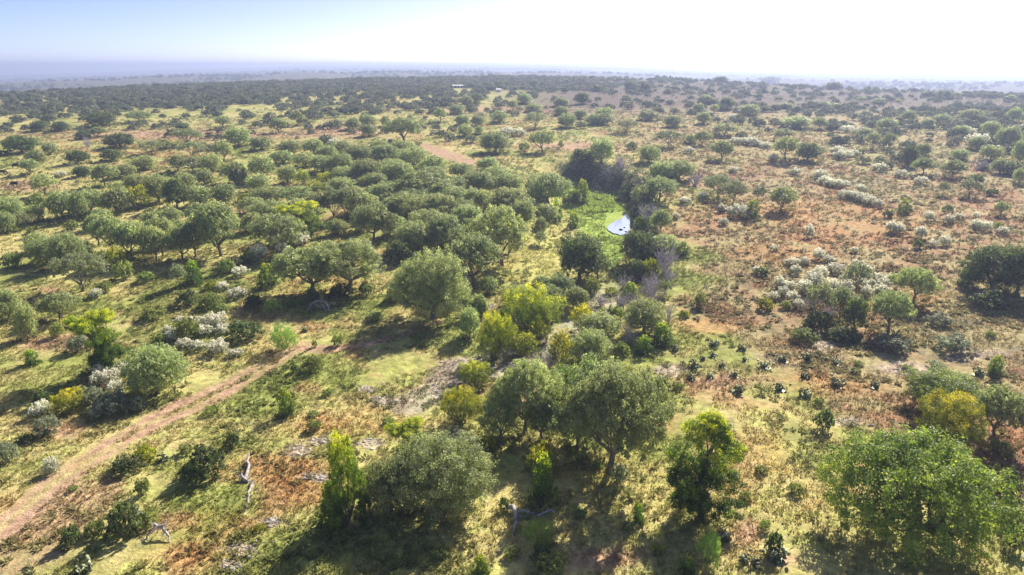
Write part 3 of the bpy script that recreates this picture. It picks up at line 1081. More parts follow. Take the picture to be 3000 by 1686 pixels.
L 1300 590 90 56
L 1390 600 70 50
L 1100 560 90 56
L 1010 540 90 54
L 920 450 70 44
L 850 450 70 40
L 1000 455 70 44
L 1150 520 90 56
L 1350 520 80 44
L 1430 500 70 40
L 240 770 70 70
L 110 740 70 60
L 420 735 80 90
L 520 720 80 80
L 620 700 80 80
L 300 670 70 60
L 100 650 60 50
L 540 560 70 56
L 400 560 70 50
L 740 680 70 60
L 760 560 70 50
L 700 540 60 44
L 600 540 60 44
L 1450 700 70 80
L 1160 880 60 50
L 1400 930 60 70
L 1430 860 60 50
L 1100 940 50 30
L 1480 960 60 60
L 1600 940 80 70
W 2430 850 40 30
W 2355 860 44 34
W 2295 870 36 26
W 2475 860 44 34
W 2520 845 40 30
W 2590 845 40 26
W 2500 900 40 30
W 2540 870 40 30
W 2265 880 30 22
W 2440 880 36 28
W 2340 905 36 24
W 2150 505 30 12
W 2580 500 40 14
W 2640 520 40 14
W 2700 540 40 16
W 2520 560 36 16
W 2120 660 30 18
W 2060 580 30 14
W 575 960 44 30
W 600 985 44 30
W 505 1000 40 26
W 290 1135 50 40
W 340 1160 50 40
W 130 1205 36 30
W 760 760 50 34
W 900 690 44 28
B 1830 850 56 44
B 1915 850 60 50
B 1960 830 56 50
B 1880 935 64 50
B 1760 900 50 40
B 1700 1050 60 44
B 1780 1040 50 40
B 1850 960 50 44
B 2385 905 66 50
B 2420 935 60 44
B 1900 660 56 40
B 1925 640 50 36

"""
# ------------------------------------------------------------------ ground sheet
def build_ground():
    r = [0.0, 6, 12, 18]; x = 24.0
    while x < 1100: r.append(x); x *= 1.0042
    while x < 9000: r.append(x); x *= 1.016
    r = np.array(r+[9000.0])
    az = np.concatenate([np.radians(np.arange(-180, -46, 4)), np.radians(np.arange(-46, 46, .125)), np.radians(np.arange(46, 180, 4))])
    A, Rr = np.meshgrid(az, r); X = (Rr*np.sin(A)).ravel(); Y = (Rr*np.cos(A)).ravel()
    Z = height(X, Y); n, m = len(r), len(az)
    i, j = np.meshgrid(np.arange(n-1), np.arange(m), indexing='ij'); j2 = (j+1) % m
    F = np.stack([i*m+j, (i+1)*m+j, (i+1)*m+j2, i*m+j2], -1).reshape(-1, 4)[:, ::-1]
    me = npmesh('ground', np.stack([X, Y, Z], 1), F, MAT['ground'], color=cover(X, Y, Z), smooth=True)
    o = link('ground', me); tag(o, 'dry grassy rangeland with a reddish slope, a bare dirt track and low far ridges', 'ground', kind='structure'); return Z.min()
ZMIN = build_ground()

# ------------------------------------------------------------------ place the inventory
LM = [(2680, 1480, "the broad lower right corner oak"), (2768, 1240, "the bright green round tree"), (2050, 1400, "the two-tiered twisted cedar"), (1588, 1430, "the narrow conical juniper"),
 (1530, 1520, "the fallen bleached limb"), (1788, 1260, "the big silver-leaved oak"), (1540, 1180, "the leaning-trunk oak"), (1352, 1200, "the wash's yellow cedars"), (1018, 1430, "the tall dark foreground juniper"),
 (1290, 1430, "the wide grey foreground oak"), (722, 1410, "the bleached standing snag"), (605, 1360, "the trackside dark round bush"), (465, 1560, "the lower left forked limb"), (260, 1340, "the track's lower end"),
 (560, 1195, "the track's middle"), (850, 1020, "the track's upper end"), (462, 1090, "the round oak left of the track"), (305, 1000, "the left two-tiered cedar"), (178, 900, "the far left flat-topped oak"),
 (243, 800, "the long-trunked pale mesquite"), (647, 690, "the left grove's silver oak"), (400, 700, "the left oak grove"), (818, 700, "the low-limbed rounded oak"), (960, 790, "the wide twin oaks"),
 (1270, 840, "the massive billowing oak"), (1470, 700, "the two-trunked meadow-edge oak"), (1700, 760, "the creek meadow's ragged oak"), (1550, 920, "the creekside thicket"), (1810, 665, "the open creek pool"), (1740, 590, "the bright green marsh"),
 (1870, 710, "the creek bluff"), (1948, 760, "the tall leafless lilac bush"), (2130, 560, "the creek's open mesquites"), (2287, 590, "the red slope's lone forked oak"), (2400, 810, "the white flowering thicket"), (2673, 840, "the flat-topped oak at right"),
 (2905, 800, "the right edge's dark oaks"), (2400, 1140, "the orange grass patch"), (2525, 590, "the long white flowering band"), (2320, 440, "the right plain's domed oak"), (1183, 385, "the lone oak by the blind"), (1310, 460, "the red dirt bank"),
 (1520, 420, "the paired oaks beyond the meadow"), (895, 650, "the bare-stemmed yellow-green cedar"), (930, 530, "the wood's glowing yellow cedars"), (120, 370, "the far left clearing"), (600, 390, "the pale distant clearing"), (40, 530, "the black cattle"),
 (1342, 254, "the long white shed"), (2120, 310, "the far right slope"), (2760, 460, "the right edge scrub"), (730, 625, "the left wood's dirt patch"), (2050, 895, "the red slope's round bush"), (1100, 700, "the shaded glade"),
 (2240, 1090, "the prickly pear flat"), (2410, 1240, "the right meadow's upright bush"), (580, 980, "the track head's white shrubs"), (1900, 470, "the brush above the marsh"), (1230, 590, "the central wood's broad oak"), (2480, 690, "the middle of the red slope")]
ROW = []
for ln in ROWS.strip().split('\n'):
    p = ln.split(); ROW.append((p[0], float(p[1]), float(p[2]), float(p[3]), float(p[4]), ' '.join(p[5:])))
PL = []
for i, (k, cx, by, wd, hp, lab) in enumerate(ROW):
    dep = PITCH + math.atan((by-843)/FPX)
    trunk = k in 'OMT'; ca, sa = math.cos(dep), math.sin(dep)
    zc, b_ = (.60, .40) if trunk else (.5, .5); ex = math.hypot
    lo_, hi_ = .45*wd, 3.0*wd
    for _ in range(30):
        Hq = (lo_+hi_)/2
        tot = zc*Hq*ca + ex(b_*Hq*ca, .47*wd*sa) if trunk else 2*ex(.5*Hq*ca, .48*wd*sa)
        if tot > hp: hi_ = Hq
        else: lo_ = Hq
    if k == 'C': Hq = min(Hq, .42*wd)
    fy = by if trunk else by - ex(.5*Hq*ca, .48*wd*sa) + .5*Hq*ca
    P, t = march(cx, fy); d = ray(cx, fy); fwd = t*(d[1]*cp - d[2]*sp)
    wm = wd*fwd/FPX; Hm = Hq*fwd/FPX
    if k == 'W': wm *= 1.15; Hm *= 1.2
    PL.append((k, P, wm, Hm, wd, lab, cx, by))
# labels: what it looks like and the landmark it stands by
def size_word(k, wm):
    lim = dict(O=(6, 10), L=(6, 10), D=(5, 9), G=(9, 14), M=(5, 8), T=(5, 8), J=(2.5, 5), Y=(4, 7)).get(k, (2.2, 4.2))
    return 'small' if wm < lim[0] else ('mid-sized' if wm < lim[1] else 'large')
NUM = ['', '', 'two', 'three', 'four', 'five', 'six', 'seven', 'eight', 'nine', 'ten', 'eleven', 'twelve']
ORD = ['leftmost', 'second from left', 'third from left', 'fourth from left', 'fifth from left', 'sixth from left', 'seventh from left', 'eighth from left', 'ninth from left', 'tenth from left', 'eleventh from left', 'twelfth from left']
keys = {}
for i, p in enumerate(PL):
    if p[5]: continue
    k, _, wm, Hm, wd, lab, cx, by = p
    yy = by - .4*wd
    bs = min(LM, key=lambda l: math.hypot(l[0]-cx, (l[1]-yy)*1.6)); dx, dy = cx-bs[0], (yy-bs[1])*1.6
    if math.hypot(dx, dy) < 34: rel = 'at'
    elif abs(dx) > abs(dy)*1.1: rel = 'left of' if dx < 0 else 'right of'
    else: rel = 'behind' if dy < 0 else 'in front of'
    keys.setdefault((size_word(k, wm), KIND[k][2], rel, bs[2]), []).append(i)
LABEL = {}
for (sw, kd, rel, l), ids in keys.items():
    ids.sort(key=lambda i: PL[i][6]); n = len(ids)
    for j, i in enumerate(ids):
        if n == 1: LABEL[i] = f'{sw} {kd} {rel} {l}'
        elif j == n-1: LABEL[i] = f'rightmost of {NUM[n]} {sw} {kd}s {rel} {l}'
        elif n == 3 and j == 1: LABEL[i] = f'middle one of three {sw} {kd}s {rel} {l}'
        else: LABEL[i] = f'{ORD[j]} of {NUM[n]} {sw} {kd}s {rel} {l}'
def fixpl(s):
    if len(s.replace('-', ' ').split()) > 16: s = s.replace(' mid-sized', '').replace(' small', '', 1).replace(' large', '', 1)
    for a, b in (('oak on a visible trunks', 'oaks on visible trunks'), ('oak with low crowns', 'oaks with low crowns'), ('bushs', 'bushes')): s = s.replace(a, b)
    return s
GRP = dict(O='oaks scattered over the savanna', L='oaks scattered over the savanna', G='green oaks in the right foreground', D='dark oaks scattered over the savanna', M='mesquite trees of the savanna', T='two-tiered cedars', J='junipers', Y='yellow-green cedars',
           S='green shrubs', K='dark shrubs', Z='grey-green shrubs', W='white flowering shrubs', F='feathery light green bushes', U='yellow-green shrubs', B='leafless lilac shrubs', C='prickly pear clumps')
BASE = {}
def place(k, P, wm, Hm, wd, label, seed):
    rg = random.Random(seed*7919+13)
    lod = 0 if wd > 210 else 1 if wd > 88 else 2 if wd > 40 else 3
    if k in 'SKZWFUBC': lod = 1 if wd > 62 else 2 if wd > 26 else 3
    if k in 'GL' and wd > 180: lod = 0
    if k in 'YJT' and wd > 100: lod = 0
    var = rg.randrange(NVAR[k])
    if k == 'T': var = 0 if P[0] > 0 else 1
    parts, R0, H0 = proto(k, var, lod)
    nm, cat, _ = KIND[k]; root = bpy.data.objects.new(nm, None); COL.objects.link(root); root.empty_display_size = .5
    root.location = P; s = wm/(2*R0*.97); root.scale = (s, s*rg.uniform(.92, 1.08), Hm/(H0*.97))
    root.rotation_euler = (0, 0, 0 if k == 'T' else rg.uniform(0, 6.283))
    for pn, me in parts: c = link(pn, me, root)
    tag(root, label, cat, GRP[k]); return root
for i, (k, P, wm, Hm, wd, lab, cx, by) in enumerate(PL):
    place(k, P, wm, Hm, wd, lab or fixpl(LABEL[i]), i+1)

# ------------------------------------------------------------------ creek: water sheets, marsh growth, rocks, bluff
def px_on(px, py, off=0.0):
    P, t = march(px, py); return Vector((P[0], P[1], P[2]+off))
def water(pts, lev):
    out = []
    for p in pts:      # every shore point lies on the level of the water surface
        d = ray(*p); t = (lev-CAM_H)/d[2]; out.append((d[0]*t, d[1]*t, lev))
    return out
m, t, b = newmat('water'); N = t.nodes
b.inputs['Base Color'].default_value = (.89, 1, .98, 1); b.inputs['Metallic'].default_value = 1.0; b.inputs['Roughness'].default_value = .05; b.inputs['Specular IOR Level'].default_value = .9; b.inputs['IOR'].default_value = 1.6
b.inputs['Coat Weight'].default_value = 1; b.inputs['Coat Roughness'].default_value = .03
n1 = N.new('ShaderNodeTexNoise'); n1.inputs['Scale'].default_value = 2.2; bp = N.new('ShaderNodeBump'); bp.inputs['Strength'].default_value = .02
t.links.new(n1.outputs[0], bp.inputs['Height']); t.links.new(bp.outputs[0], b.inputs['Normal']); MAT['water'] = m
def poly_sheet(name, pts, label):
    from mathutils import geometry
    n = len(pts); c = np.mean(np.array(pts), axis=0); V = [tuple(p) for p in pts]+[tuple(c)]
    me = bpy.data.meshes.new(name); me.from_pydata(V, [], [(i, (i+1) % n, n) for i in range(n)]); me.materials.append(MAT['water']); me.update()
    if me.polygons[0].normal.z < 0: me.flip_normals()
    o = link(name, me); tag(o, label, 'water', kind='structure')
POOL = [(1778, 669), (1781, 663), (1788, 657), (1798, 651), (1806, 646), (1816, 643), (1826, 636), (1832, 629), (1839, 623), (1846, 640), (1846, 662), (1843, 680), (1838, 688), (1828, 687), (1818, 689), (1806, 685), (1797, 684), (1788, 678), (1783, 676)]
poly_sheet('water', water(POOL, ZPOOL+.22), 'bright still pool reflecting the sky below the creek bluff')
STRIP = [(1716, 553), (1740, 551), (1772, 558), (1800, 571), (1826, 588), (1842, 606), (1838, 618), (1824, 606), (1806, 592), (1782, 578), (1756, 567), (1730, 561)]
poly_sheet('water', water(STRIP, ZPOOL+.20), 'narrow shaded strip of blue-grey creek water behind the marsh')
def boulder(px, py, wpx, mat, label, flat=.6, seed=1):
    rg = np.random.RandomState(seed); P = px_on(px, py); f = (P.y*cp - (P.z-CAM_H)*sp); s = wpx*f/FPX/2
    import bmesh
    bm = bmesh.new(); bmesh.ops.create_icosphere(bm, subdivisions=3, radius=1)
    for v in bm.verts:
        q = np.array(v.co); k = 1+.55*(fbm(np.array([q[0]*1.3+seed+9]), np.array([q[1]*1.3+q[2]*1.7+9]), seed % 5, 3)[0]-.5)*1.6
        v.co = Vector((q[0]*k, q[1]*k*.8, max(q[2]*k*flat, -.35)))
    me = bpy.data.meshes.new('rock'); bm.to_mesh(me); bm.free(); me.materials.append(mat)
    o = link('rock', me, loc=P+Vector((0, 0, s*.12))); o.scale = (s, s, s); o.rotation_euler[2] = rg.rand()*6; tag(o, label, 'rock', 'rocks'); return o
boulder(1260, 1284, 26, MAT['rock'], 'pale boulder beside the sparse yellow cedar', .8, 3)
boulder(1819, 676, 13, MAT['darkrock'], 'dark rock breaking the bright pool, leftmost of three', .7, 4)
boulder(1829, 670, 10, MAT['darkrock'], 'dark rock breaking the bright pool, farthest of three', .7, 5)
boulder(1834, 682, 10, MAT['darkrock'], 'dark rock breaking the bright pool, nearest of three', .7, 6)
boulder(1465, 1618, 9, MAT['rock'], 'small white stone below the fallen bleached limb', .6, 8)
boulder(1450, 1556, 9, MAT['rock'], 'small pale stone left of the tip of the fallen bleached limb', .5, 9)
boulder(2600, 1595, 12, MAT['rock'], 'small pale stone in the shade under the corner oak', .9, 10)
boulder(480, 1497, 7, MAT['rock'], 'small white stone in the grass above the forked limb', .6, 11)

# ------------------------------------------------------------------ scattered ground growth: stuff
class Cloud:
    def __init__(s): s.V, s.C, s.n = [], [], 0
    def add(s, V, C): s.V.append(V.astype(np.float32)); s.C.append(C.astype(np.float32))
    def build(s, name, mat, label, cat):
        V = np.concatenate(s.V); C = np.concatenate(s.C); F = np.arange(len(V)).reshape(-1, 4)
        o = link(name, npmesh(name, V, F, mat, color=C)); tag(o, label, cat, kind='stuff'); return o
def sample_px(n, rg, ylo, yhi, pw=1.0):
    """ground points spread over the visible land; density falls with distance"""
    r = np.exp(rg.uniform(math.log(ylo), math.log(yhi), n)) if pw == 0 else (rg.uniform(ylo**pw, yhi**pw, n))**(1/pw)
    a = np.radians(rg.uniform(-42, 42, n)); return r*np.sin(a), r*np.cos(a)
rg = np.random.RandomState(11)
def tufts(cl, x, y, size, nb, spread, up, colfn, leaf_w=.35, rnd=.25):
    z = height(x, y); n = len(x); C0 = colfn(x, y, z)
    ang = rg.uniform(0, 6.283, (n, nb)); lean = rg.uniform(.15, 1, (n, nb))*spread; L = size[:, None]*rg.uniform(.6, 1.2, (n, nb))
    dirx, diry = np.cos(ang)*lean, np.sin(ang)*lean; dz = np.full_like(dirx, 1.0)*up
    nr = np.sqrt(dirx**2+diry**2+dz**2); dirx, diry, dz = dirx/nr, diry/nr, dz/nr
    bx = x[:, None]+np.cos(ang)*size[:, None]*.35*rg.rand(n, nb); by = y[:, None]+np.sin(ang)*size[:, None]*.35*rg.rand(n, nb)
    B = np.stack([bx, by, np.broadcast_to(z[:, None]-.02, bx.shape)], -1); D = np.stack([dirx, diry, dz], -1)*L[..., None]
    wv = np.stack([-np.sin(ang+rg.normal(size=ang.shape)*.8), np.cos(ang), np.zeros_like(ang)], -1)*(L*leaf_w)[..., None]*.5
    V = np.stack([B, B+D*.6+wv, B+D, B+D*.6-wv], 2)
    Cc = C0[:, None, :]*(1+(rg.rand(n, nb, 1)-.5)*2*rnd)
    cl.add(V.reshape(-1, 3), np.clip(Cc.reshape(-1, 3), 0, .9))
def keep(x, y, frac=1.0, th=0.0):
    z = height(x, y); px, py, f = proj(x, y, z)
    d = poly_d(px, py, TRACK); m = (d > .45+.7*fbm(x/2, y/2, 2, 2)) | ((d < .22) & (py < 1300))
    m &= poly_d(px, py, DIRT) > 1; m &= ~((px > 1774) & (px < 1845) & (py > 620) & (py < 692))
    m &= (px > -160) & (px < 3160) & (py < 1800)
    nn = fbm(x/6.+4, y/6., 6, 3); m &= nn > th
    for b in PALE+SOIL[:0]: m &= BLOB(px, py, b)*rg.rand(len(x)) < .45
    return m
cl = Cloud()
x, y = sample_px(95000, rg, 44, 150, 1.6); m = keep(x, y, th=.40); x, y = x[m], y[m]
tufts(cl, x, y, rg.uniform(.16, .42, len(x)), 7, 1.3, .8, lambda a, b, c: cover(a, b, c)*rg.uniform(.60, 1.25, (len(a), 1)), .30)
x, y = sample_px(60000, rg, 150, 430, 1.3); m = keep(x, y, th=.42); x, y = x[m], y[m]
tufts(cl, x, y, rg.uniform(.3, .8, len(x)), 6, 1.6, .7, lambda a, b, c: cover(a, b, c)*rg.uniform(.55, 1.15, (len(a), 1)), .45)
cl.build('grass', MAT['blades'], 'tufts of dry and green grass covering the open ground', 'grass')
# low forbs and brush: darker, rounder tufts in patches
def brushcol(a, b, c):
    k = rg.rand(len(a), 1); g = np.array([.17, .22, .07]); h = np.array([.32, .36, .12]); s = cover(a, b, c)
    return (g*(1-k)+h*k)*.55+s*.45
cl = Cloud()
x, y = sample_px(15000, rg, 44, 170, 1.5); nn = fbm(x/8., y/8., 1, 3); m = keep(x, y, th=.3) & (nn > .55); x, y = x[m], y[m]
tufts(cl, x, y, rg.uniform(.25, .6, len(x)), 22, 1.6, .5, brushcol, .42, .3)
x, y = sample_px(12000, rg, 170, 460, 1.2); nn = fbm(x/16., y/16., 1, 3); m = keep(x, y, th=.3) & (nn > .48); x, y = x[m], y[m]
tufts(cl, x, y, rg.uniform(.4, 1.0, len(x)), 16, 1.7, .5, brushcol, .5, .3)
x, y = sample_px(16000, rg, 110, 430, 1.2); px, py, f = proj(x, y, height(x, y)); nn = fbm(x/7., y/7., 2, 3)
m = keep(x, y, th=.2) & (px > 1930+(py-560)*.15) & (nn > .42) & (py > 330); x, y = x[m], y[m]
tufts(cl, x, y, rg.uniform(.35, .9, len(x)), 16, 1.8, .5, lambda a, b, c: (np.array([.22, .21, .11])+np.array([.12, .12, .06])*rg.rand(len(a), 1))*.7+cover(a, b, c)*.3, .5, .3)
# under and around the listed trees the undergrowth is thicker
ux, uy = [], []
for (k, P, wm, Hm, wd, lab, cx, by) in PL:
    if k in 'OLGDMTYJ' and 30 < wd:
        q = int(min(60, 3+wm*2.2)); a = rg.uniform(0, 6.283, q); r = wm*.5*np.sqrt(rg.rand(q))*1.1; ux.append(P[0]+r*np.cos(a)); uy.append(P[1]+r*np.sin(a))
ux = np.concatenate(ux); uy = np.concatenate(uy)
tufts(cl, ux, uy, rg.uniform(.3, .9, len(ux))*np.maximum(1, np.hypot(ux, uy)/220), 14, 1.5, .7, brushcol, .42, .3)
cl.build('low_brush', MAT['blades'], 'low green forbs and brush in patches over the range', 'brush')
# marsh: bright reeds in the inside of the bend
cl = Cloud()
x = rg.uniform(_cx0, _cx1, 60000); y = rg.uniform(_cy0, _cy1, 60000); z = height(x, y); px, py, f = proj(x, y, z)
d = poly_d(px, py, MARSH); m = (d < 1.0+.3*(fbm(x/3, y/3, 1, 2)-.5)) & ~((px > 1774) & (px < 1850) & (py > 622) & (py < 694)) & (poly_d(px, py, [(1720, 556, 9), (1780, 566, 9), (1820, 594, 9), (1845, 618, 9)]) > 1); 
mid = (px < 1800) & (py < 625)
x, y, mid = x[m], y[m], mid[m]
sc = np.where(mid, 1.0, .38)*(.4+1.3*fbm(x/4, y/4, 3, 3)**1.5*1.6)
tufts(cl, x, y, rg.uniform(.4, .95, len(x))*sc, 9, .9, 1.0, lambda a, b, c: (np.array([.34, .50, .09])*(.7+.5*rg.rand(len(a), 1))+np.array([.14, .05, .05])*rg.rand(len(a), 1))*np.array([1, 1, 1.]), .30)
cl.build('marsh_reeds', MAT['blades'], 'bright green reeds and duckweed filling the inside of the creek bend', 'reeds')
# stones along the wash and in bare patches
SV, SF, SCn = [], [], 0
octa = np.array([(1, 0, 0), (0, 1, 0), (-1, 0, 0), (0, -1, 0), (0, 0, 1), (0, 0, -1.)]); of = np.array([(0, 1, 4), (1, 2, 4), (2, 3, 4), (3, 0, 4), (1, 0, 5), (2, 1, 5), (3, 2, 5), (0, 3, 5)])
for b in PALE+[(1480, 1070, 90, 12), (1310, 1110, 30, 30), (1430, 1060, 60, 20), (2450, 1010, 40, 18), (740, 1250, 60, 50)]:
    for _ in range(70):
        P = px_on(b[0]+rg.normal()*b[2]*.6, b[1]+rg.normal()*b[3]*.6); s = rg.uniform(.05, .17)*(1 if rg.rand() < .93 else 2.0)
        SV.append(octa*rg.uniform(.7, 1.3, (6, 3))*np.array([s*1.4, s*1.1, s*.6])+np.array(P)); SF.append(of+SCn); SCn += 6
o = link('loose_stones', npmesh('loose_stones', np.concatenate(SV), None, MAT['rock'], F3=np.concatenate(SF))); tag(o, 'pale limestone rubble strewn over bare patches and the dry wash', 'stones', kind='stuff')

# ------------------------------------------------------------------ far woods: stuff
def woods(name, x, y, size, nleaf, lf, label, seed, dark=1.0, hr=.62):
    rg2 = np.random.RandomState(seed); z = height(x, y); n = len(x)
    d = rg2.normal(size=(n, nleaf, 3)); d /= np.linalg.norm(d, axis=2)[..., None]; d[..., 2] = np.abs(d[..., 2])*.95-.12
    rad = rg2.uniform(.55, 1.0, (n, nleaf, 1))
    P = d*rad*np.stack([size*.5, size*.5, size*hr*.72], -1)[:, None, :] + np.stack([x, y, z+size*hr*.22], -1)[:, None, :]
    V, F = leaves(P.reshape(-1, 3), np.repeat(d.reshape(-1, 3), 1, 0), 1.0, rg2, .5, .65)
    s = np.repeat(size, nleaf)*lf; C = P.reshape(-1, 3); V = (V.reshape(-1, 4, 3)-C[:, None])*s[:, None, None]+C[:, None]
    tone = rg2.rand(n, 1, 1); base = np.array([.075, .098, .050])*(1-tone)+np.array([.185, .205, .115])*tone
    Cc = (base*rg2.uniform(.6, 1.4, (n, nleaf, 1))).reshape(-1, 3)*dark
    o = link(name, npmesh(name, V.reshape(-1, 3), F, MAT['blades'], color=Cc)); tag(o, label, 'woodland', kind='stuff')
occ = np.array([(p[1][0], p[1][1], p[2]*.5) for p in PL if p[0] in 'OLGDMTJY'] + [(q_.x, q_.y, 26.0) for q_ in (px_on(1335, 270), px_on(1365, 268), px_on(1400, 272), px_on(1461, 285), px_on(1343, 262), px_on(1455, 272))])
def free(x, y, gap=.5):
    dd = np.hypot(x[:, None]-occ[None, :, 0], y[:, None]-occ[None, :, 1]); return (dd > occ[None, :, 2]*gap+1.5).all(1)
n = 22000; x, y = sample_px(n, rg, 250, 980, 1.8); z = height(x, y); px, py, f = proj(x, y, z)
dn = fbm(x/45., y/45., 4, 3)
den = np.zeros(n)
den += sst(345, 285, py)*sst(1500, 900, px)*1.9                                # dark plateau wood at left
den += sst(275, 245, py)*sst(2100, 1500, px)*1.3
den += .30*sst(420, 330, py)*sst(1700, 1100, px)
den += .22*sst(470, 380, py)*sst(1700, 1500, px)*sst(2300, 2000, px)*.5
den += .9*np.exp(-((py-425-(px-2400)*.05)/55)**2)*sst(2350, 2600, px)*.5 + .35*np.exp(-((py-345)/22)**2)*sst(1850, 2200, px)
den += .9*sst(2750, 2950, px)*sst(560, 500, py)*.8
den += .22*sst(420, 300, py)*sst(1500, 2000, px)
den *= .35+1.5*sst(.36, .62, dn)
m = (rg.rand(n) < den*.42) & (py < 600) & free(x, y) & (px > -150) & (px < 3150); x, y = x[m], y[m]
woods('woodland', x, y, rg.uniform(3.5, 8.5, len(x)), 150, .085, 'dark far-off oak woodland covering the plateau up to its rim', 5, 1.3)
n = 16000; x, y = sample_px(n, rg, 1000, 7400, .7); px, py, f = proj(x, y, height(x, y)); m = (fbm(x/300., y/300., 2, 3) > .44) & (px > -200) & (px < 3200); x, y = x[m], y[m]
woods('far_ridge_woodland', x, y, rg.uniform(8, 17, len(x)), 16, .22, 'hazy blue woodland on the ridges along the horizon', 6, 1.0, .5)
# scrub patches inside the mid distance
n = 14000; x, y = sample_px(n, rg, 150, 800, 1.4); z = height(x, y); px, py, f = proj(x, y, z); dn = fbm(x/22., y/22., 5, 3)
den = .10+.5*sst(.50, .66, dn) + .5*np.exp(-(((px-1050)/420)**2+((py-520)/110)**2)) + .6*sst(2500, 2900, px)*sst(600, 520, py) + .45*sst(1550, 1900, px)*sst(430, 380, py)
den *= 1-.88*(sst(1880, 1990, px)*sst(560, 640, py)); den *= (poly_d(px, py, MARSH) > 1.15)*(poly_d(px, py, DIRT) > 1.3)*(py < 1050)
m = (rg.rand(n) < den*.42) & free(x, y, .7); x, y = x[m], y[m]
woods('scrub', x, y, rg.uniform(1.0, 2.8, len(x)), 60, .085, 'loose dark scrub dotted between the savanna trees', 8, 1.6, .6)
# brush hanging on the bluff
bx, by, bs_ = [], [], []
for i in range(420):
    pxx = rg.uniform(1650, 1985); pyy = 560-(1985-pxx)*.12+rg.normal()*26 if rg.rand() < .72 else rg.uniform(560, 780)
    if pyy > 560: pxx = 1868+(pyy-600)*.15+rg.normal()*18+12
    if pxx < 1866 and 600 < pyy < 705: continue
    P = px_on(pxx, pyy); bx.append(P.x); by.append(P.y); bs_.append(rg.uniform(1.6, 3.8))
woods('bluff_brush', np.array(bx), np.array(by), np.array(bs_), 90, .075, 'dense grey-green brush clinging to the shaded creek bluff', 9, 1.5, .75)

# ------------------------------------------------------------------ bleached dead wood
def dead(name, label, branches, cat='dead wood'):
    """branches: lists of (px, py, height above ground in m, radius)"""
    mb = MB(); o0 = None
    for br in branches:
        P = []; Rr = []
        for (a, b, h, r) in br:
            if h > 0: q0 = px_on(a, b + h*FPX*.86/ (40/math.sin(PITCH+math.atan((b-843)/FPX))), 0); v = q0+Vector((0, 0, h+r))
            else: v = px_on(a, b, r*.8)
            P.append(v); Rr.append(r)
        if o0 is None: o0 = P[0].copy(); o0.z -= 0.0
        Q = [P[0]]; q = [Rr[0]]
        for u, v_, ru, rv in zip(P[:-1], P[1:], Rr[:-1], Rr[1:]):
            mid = (u+v_)/2+Vector(rg.normal(size=3)*(v_-u).length*.06); Q += [mid, v_]; q += [(ru+rv)/2, rv]
        mb.tube([np.array(p-o0) for p in Q], q, 7)
        for _ in range(5):
            i_ = rg.randint(0, len(Q)-1); s_ = np.array(Q[i_]-o0); e_ = s_+np.array([rg.normal(), rg.normal(), abs(rg.normal())*.6])*.45
            mb.tube([s_, (s_+e_)/2+rg.normal(size=3)*.06, e_], [q[i_]*.35, q[i_]*.25, .008], 4)
    o = link(name, mb.mesh(name, MAT['dead']), loc=o0); tag(o, label, cat); return o
dead('fallen_limb', 'bleached blue-grey fallen limb with arching forks below the central oaks',
     [[(1487, 1494, .1, .22), (1503, 1490, .5, .22), (1510, 1515, .3, .18), (1512, 1535, 0, .15), (1505, 1555, 0, .10), (1500, 1576, 0, .05)],
      [(1512, 1512, .2, .14), (1524, 1516, .1, .11), (1535, 1522, 0, .06)], [(1505, 1495, .3, .17), (1530, 1502, .2, .15), (1562, 1508, 0, .11), (1580, 1514, 0, .08)],
      [(1565, 1517, 0, .10), (1592, 1506, .2, .11), (1614, 1498, .5, .10), (1622, 1502, .4, .07), (1628, 1512, 0, .04)], [(1588, 1508, .2, .05), (1590, 1518, 0, .04)]])
dead('bleached_snag', 'long pale bleached snag lying in the grass right of the dark round bush',
     [[(712, 1512, 0, .03), (722, 1488, 0, .07), (727, 1465, 0, .10), (726, 1447, 0, .13), (735, 1432, 0, .15), (742, 1412, .1, .14)],
      [(717, 1410, 0, .19), (722, 1400, .1, .18), (730, 1375, .2, .16), (725, 1355, .3, .13), (730, 1340, .4, .08), (733, 1326, .5, .03)],
      [(708, 1388, .5, .10), (710, 1402, .2, .15), (718, 1411, 0, .19), (730, 1414, 0, .12)], [(725, 1360, .2, .07), (721, 1350, .4, .03)]])
dead('forked_limb', 'forked bleached limb with spreading legs beside the lower left bushes',
     [[(455, 1535, .9, .05), (463, 1547, .8, .13), (480, 1550, .7, .14), (490, 1565, .4, .11), (497, 1590, 0, .06)],
      [(466, 1548, .8, .08), (478, 1545, .9, .10), (490, 1539, .9, .08), (493, 1526, 1.1, .03)], [(458, 1546, .7, .09), (442, 1562, .3, .09), (430, 1582, .1, .07), (416, 1590, 0, .05), (402, 1603, 0, .03)],
      [(482, 1556, .5, .05), (470, 1585, 0, .03)], [(470, 1550, .7, .05), (458, 1562, .2, .03)]])
dead('arched_limbs', 'tangle of arched bleached limbs lying in shade below the twin oaks',
     [[(899, 913, 0, .07), (911, 898, .5, .12), (921, 890, .9, .15), (942, 887, 1.0, .17), (957, 893, .9, .15), (964, 905, .5, .12), (965, 920, 0, .06)],
      [(915, 893, .9, .07), (930, 898, .5, .10), (945, 905, .3, .08)], [(940, 889, .9, .09), (950, 905, .3, .09), (958, 914, 0, .05)], [(963, 900, .5, .07), (968, 890, .9, .05), (978, 892, .8, .03)], [(905, 905, .2, .06), (914, 912, 0, .03)]])
dead('bare_branch', 'thin grey bare branch sticking out of the twisted left cedar',
     [[(303, 1062, 1.2, .06), (303, 1050, 1.4, .05), (297, 1042, 1.8, .03)], [(303, 1056, 1.4, .04), (314, 1046, 1.8, .02)], [(302, 1068, .6, .06), (303, 1060, 1.1, .06)]])

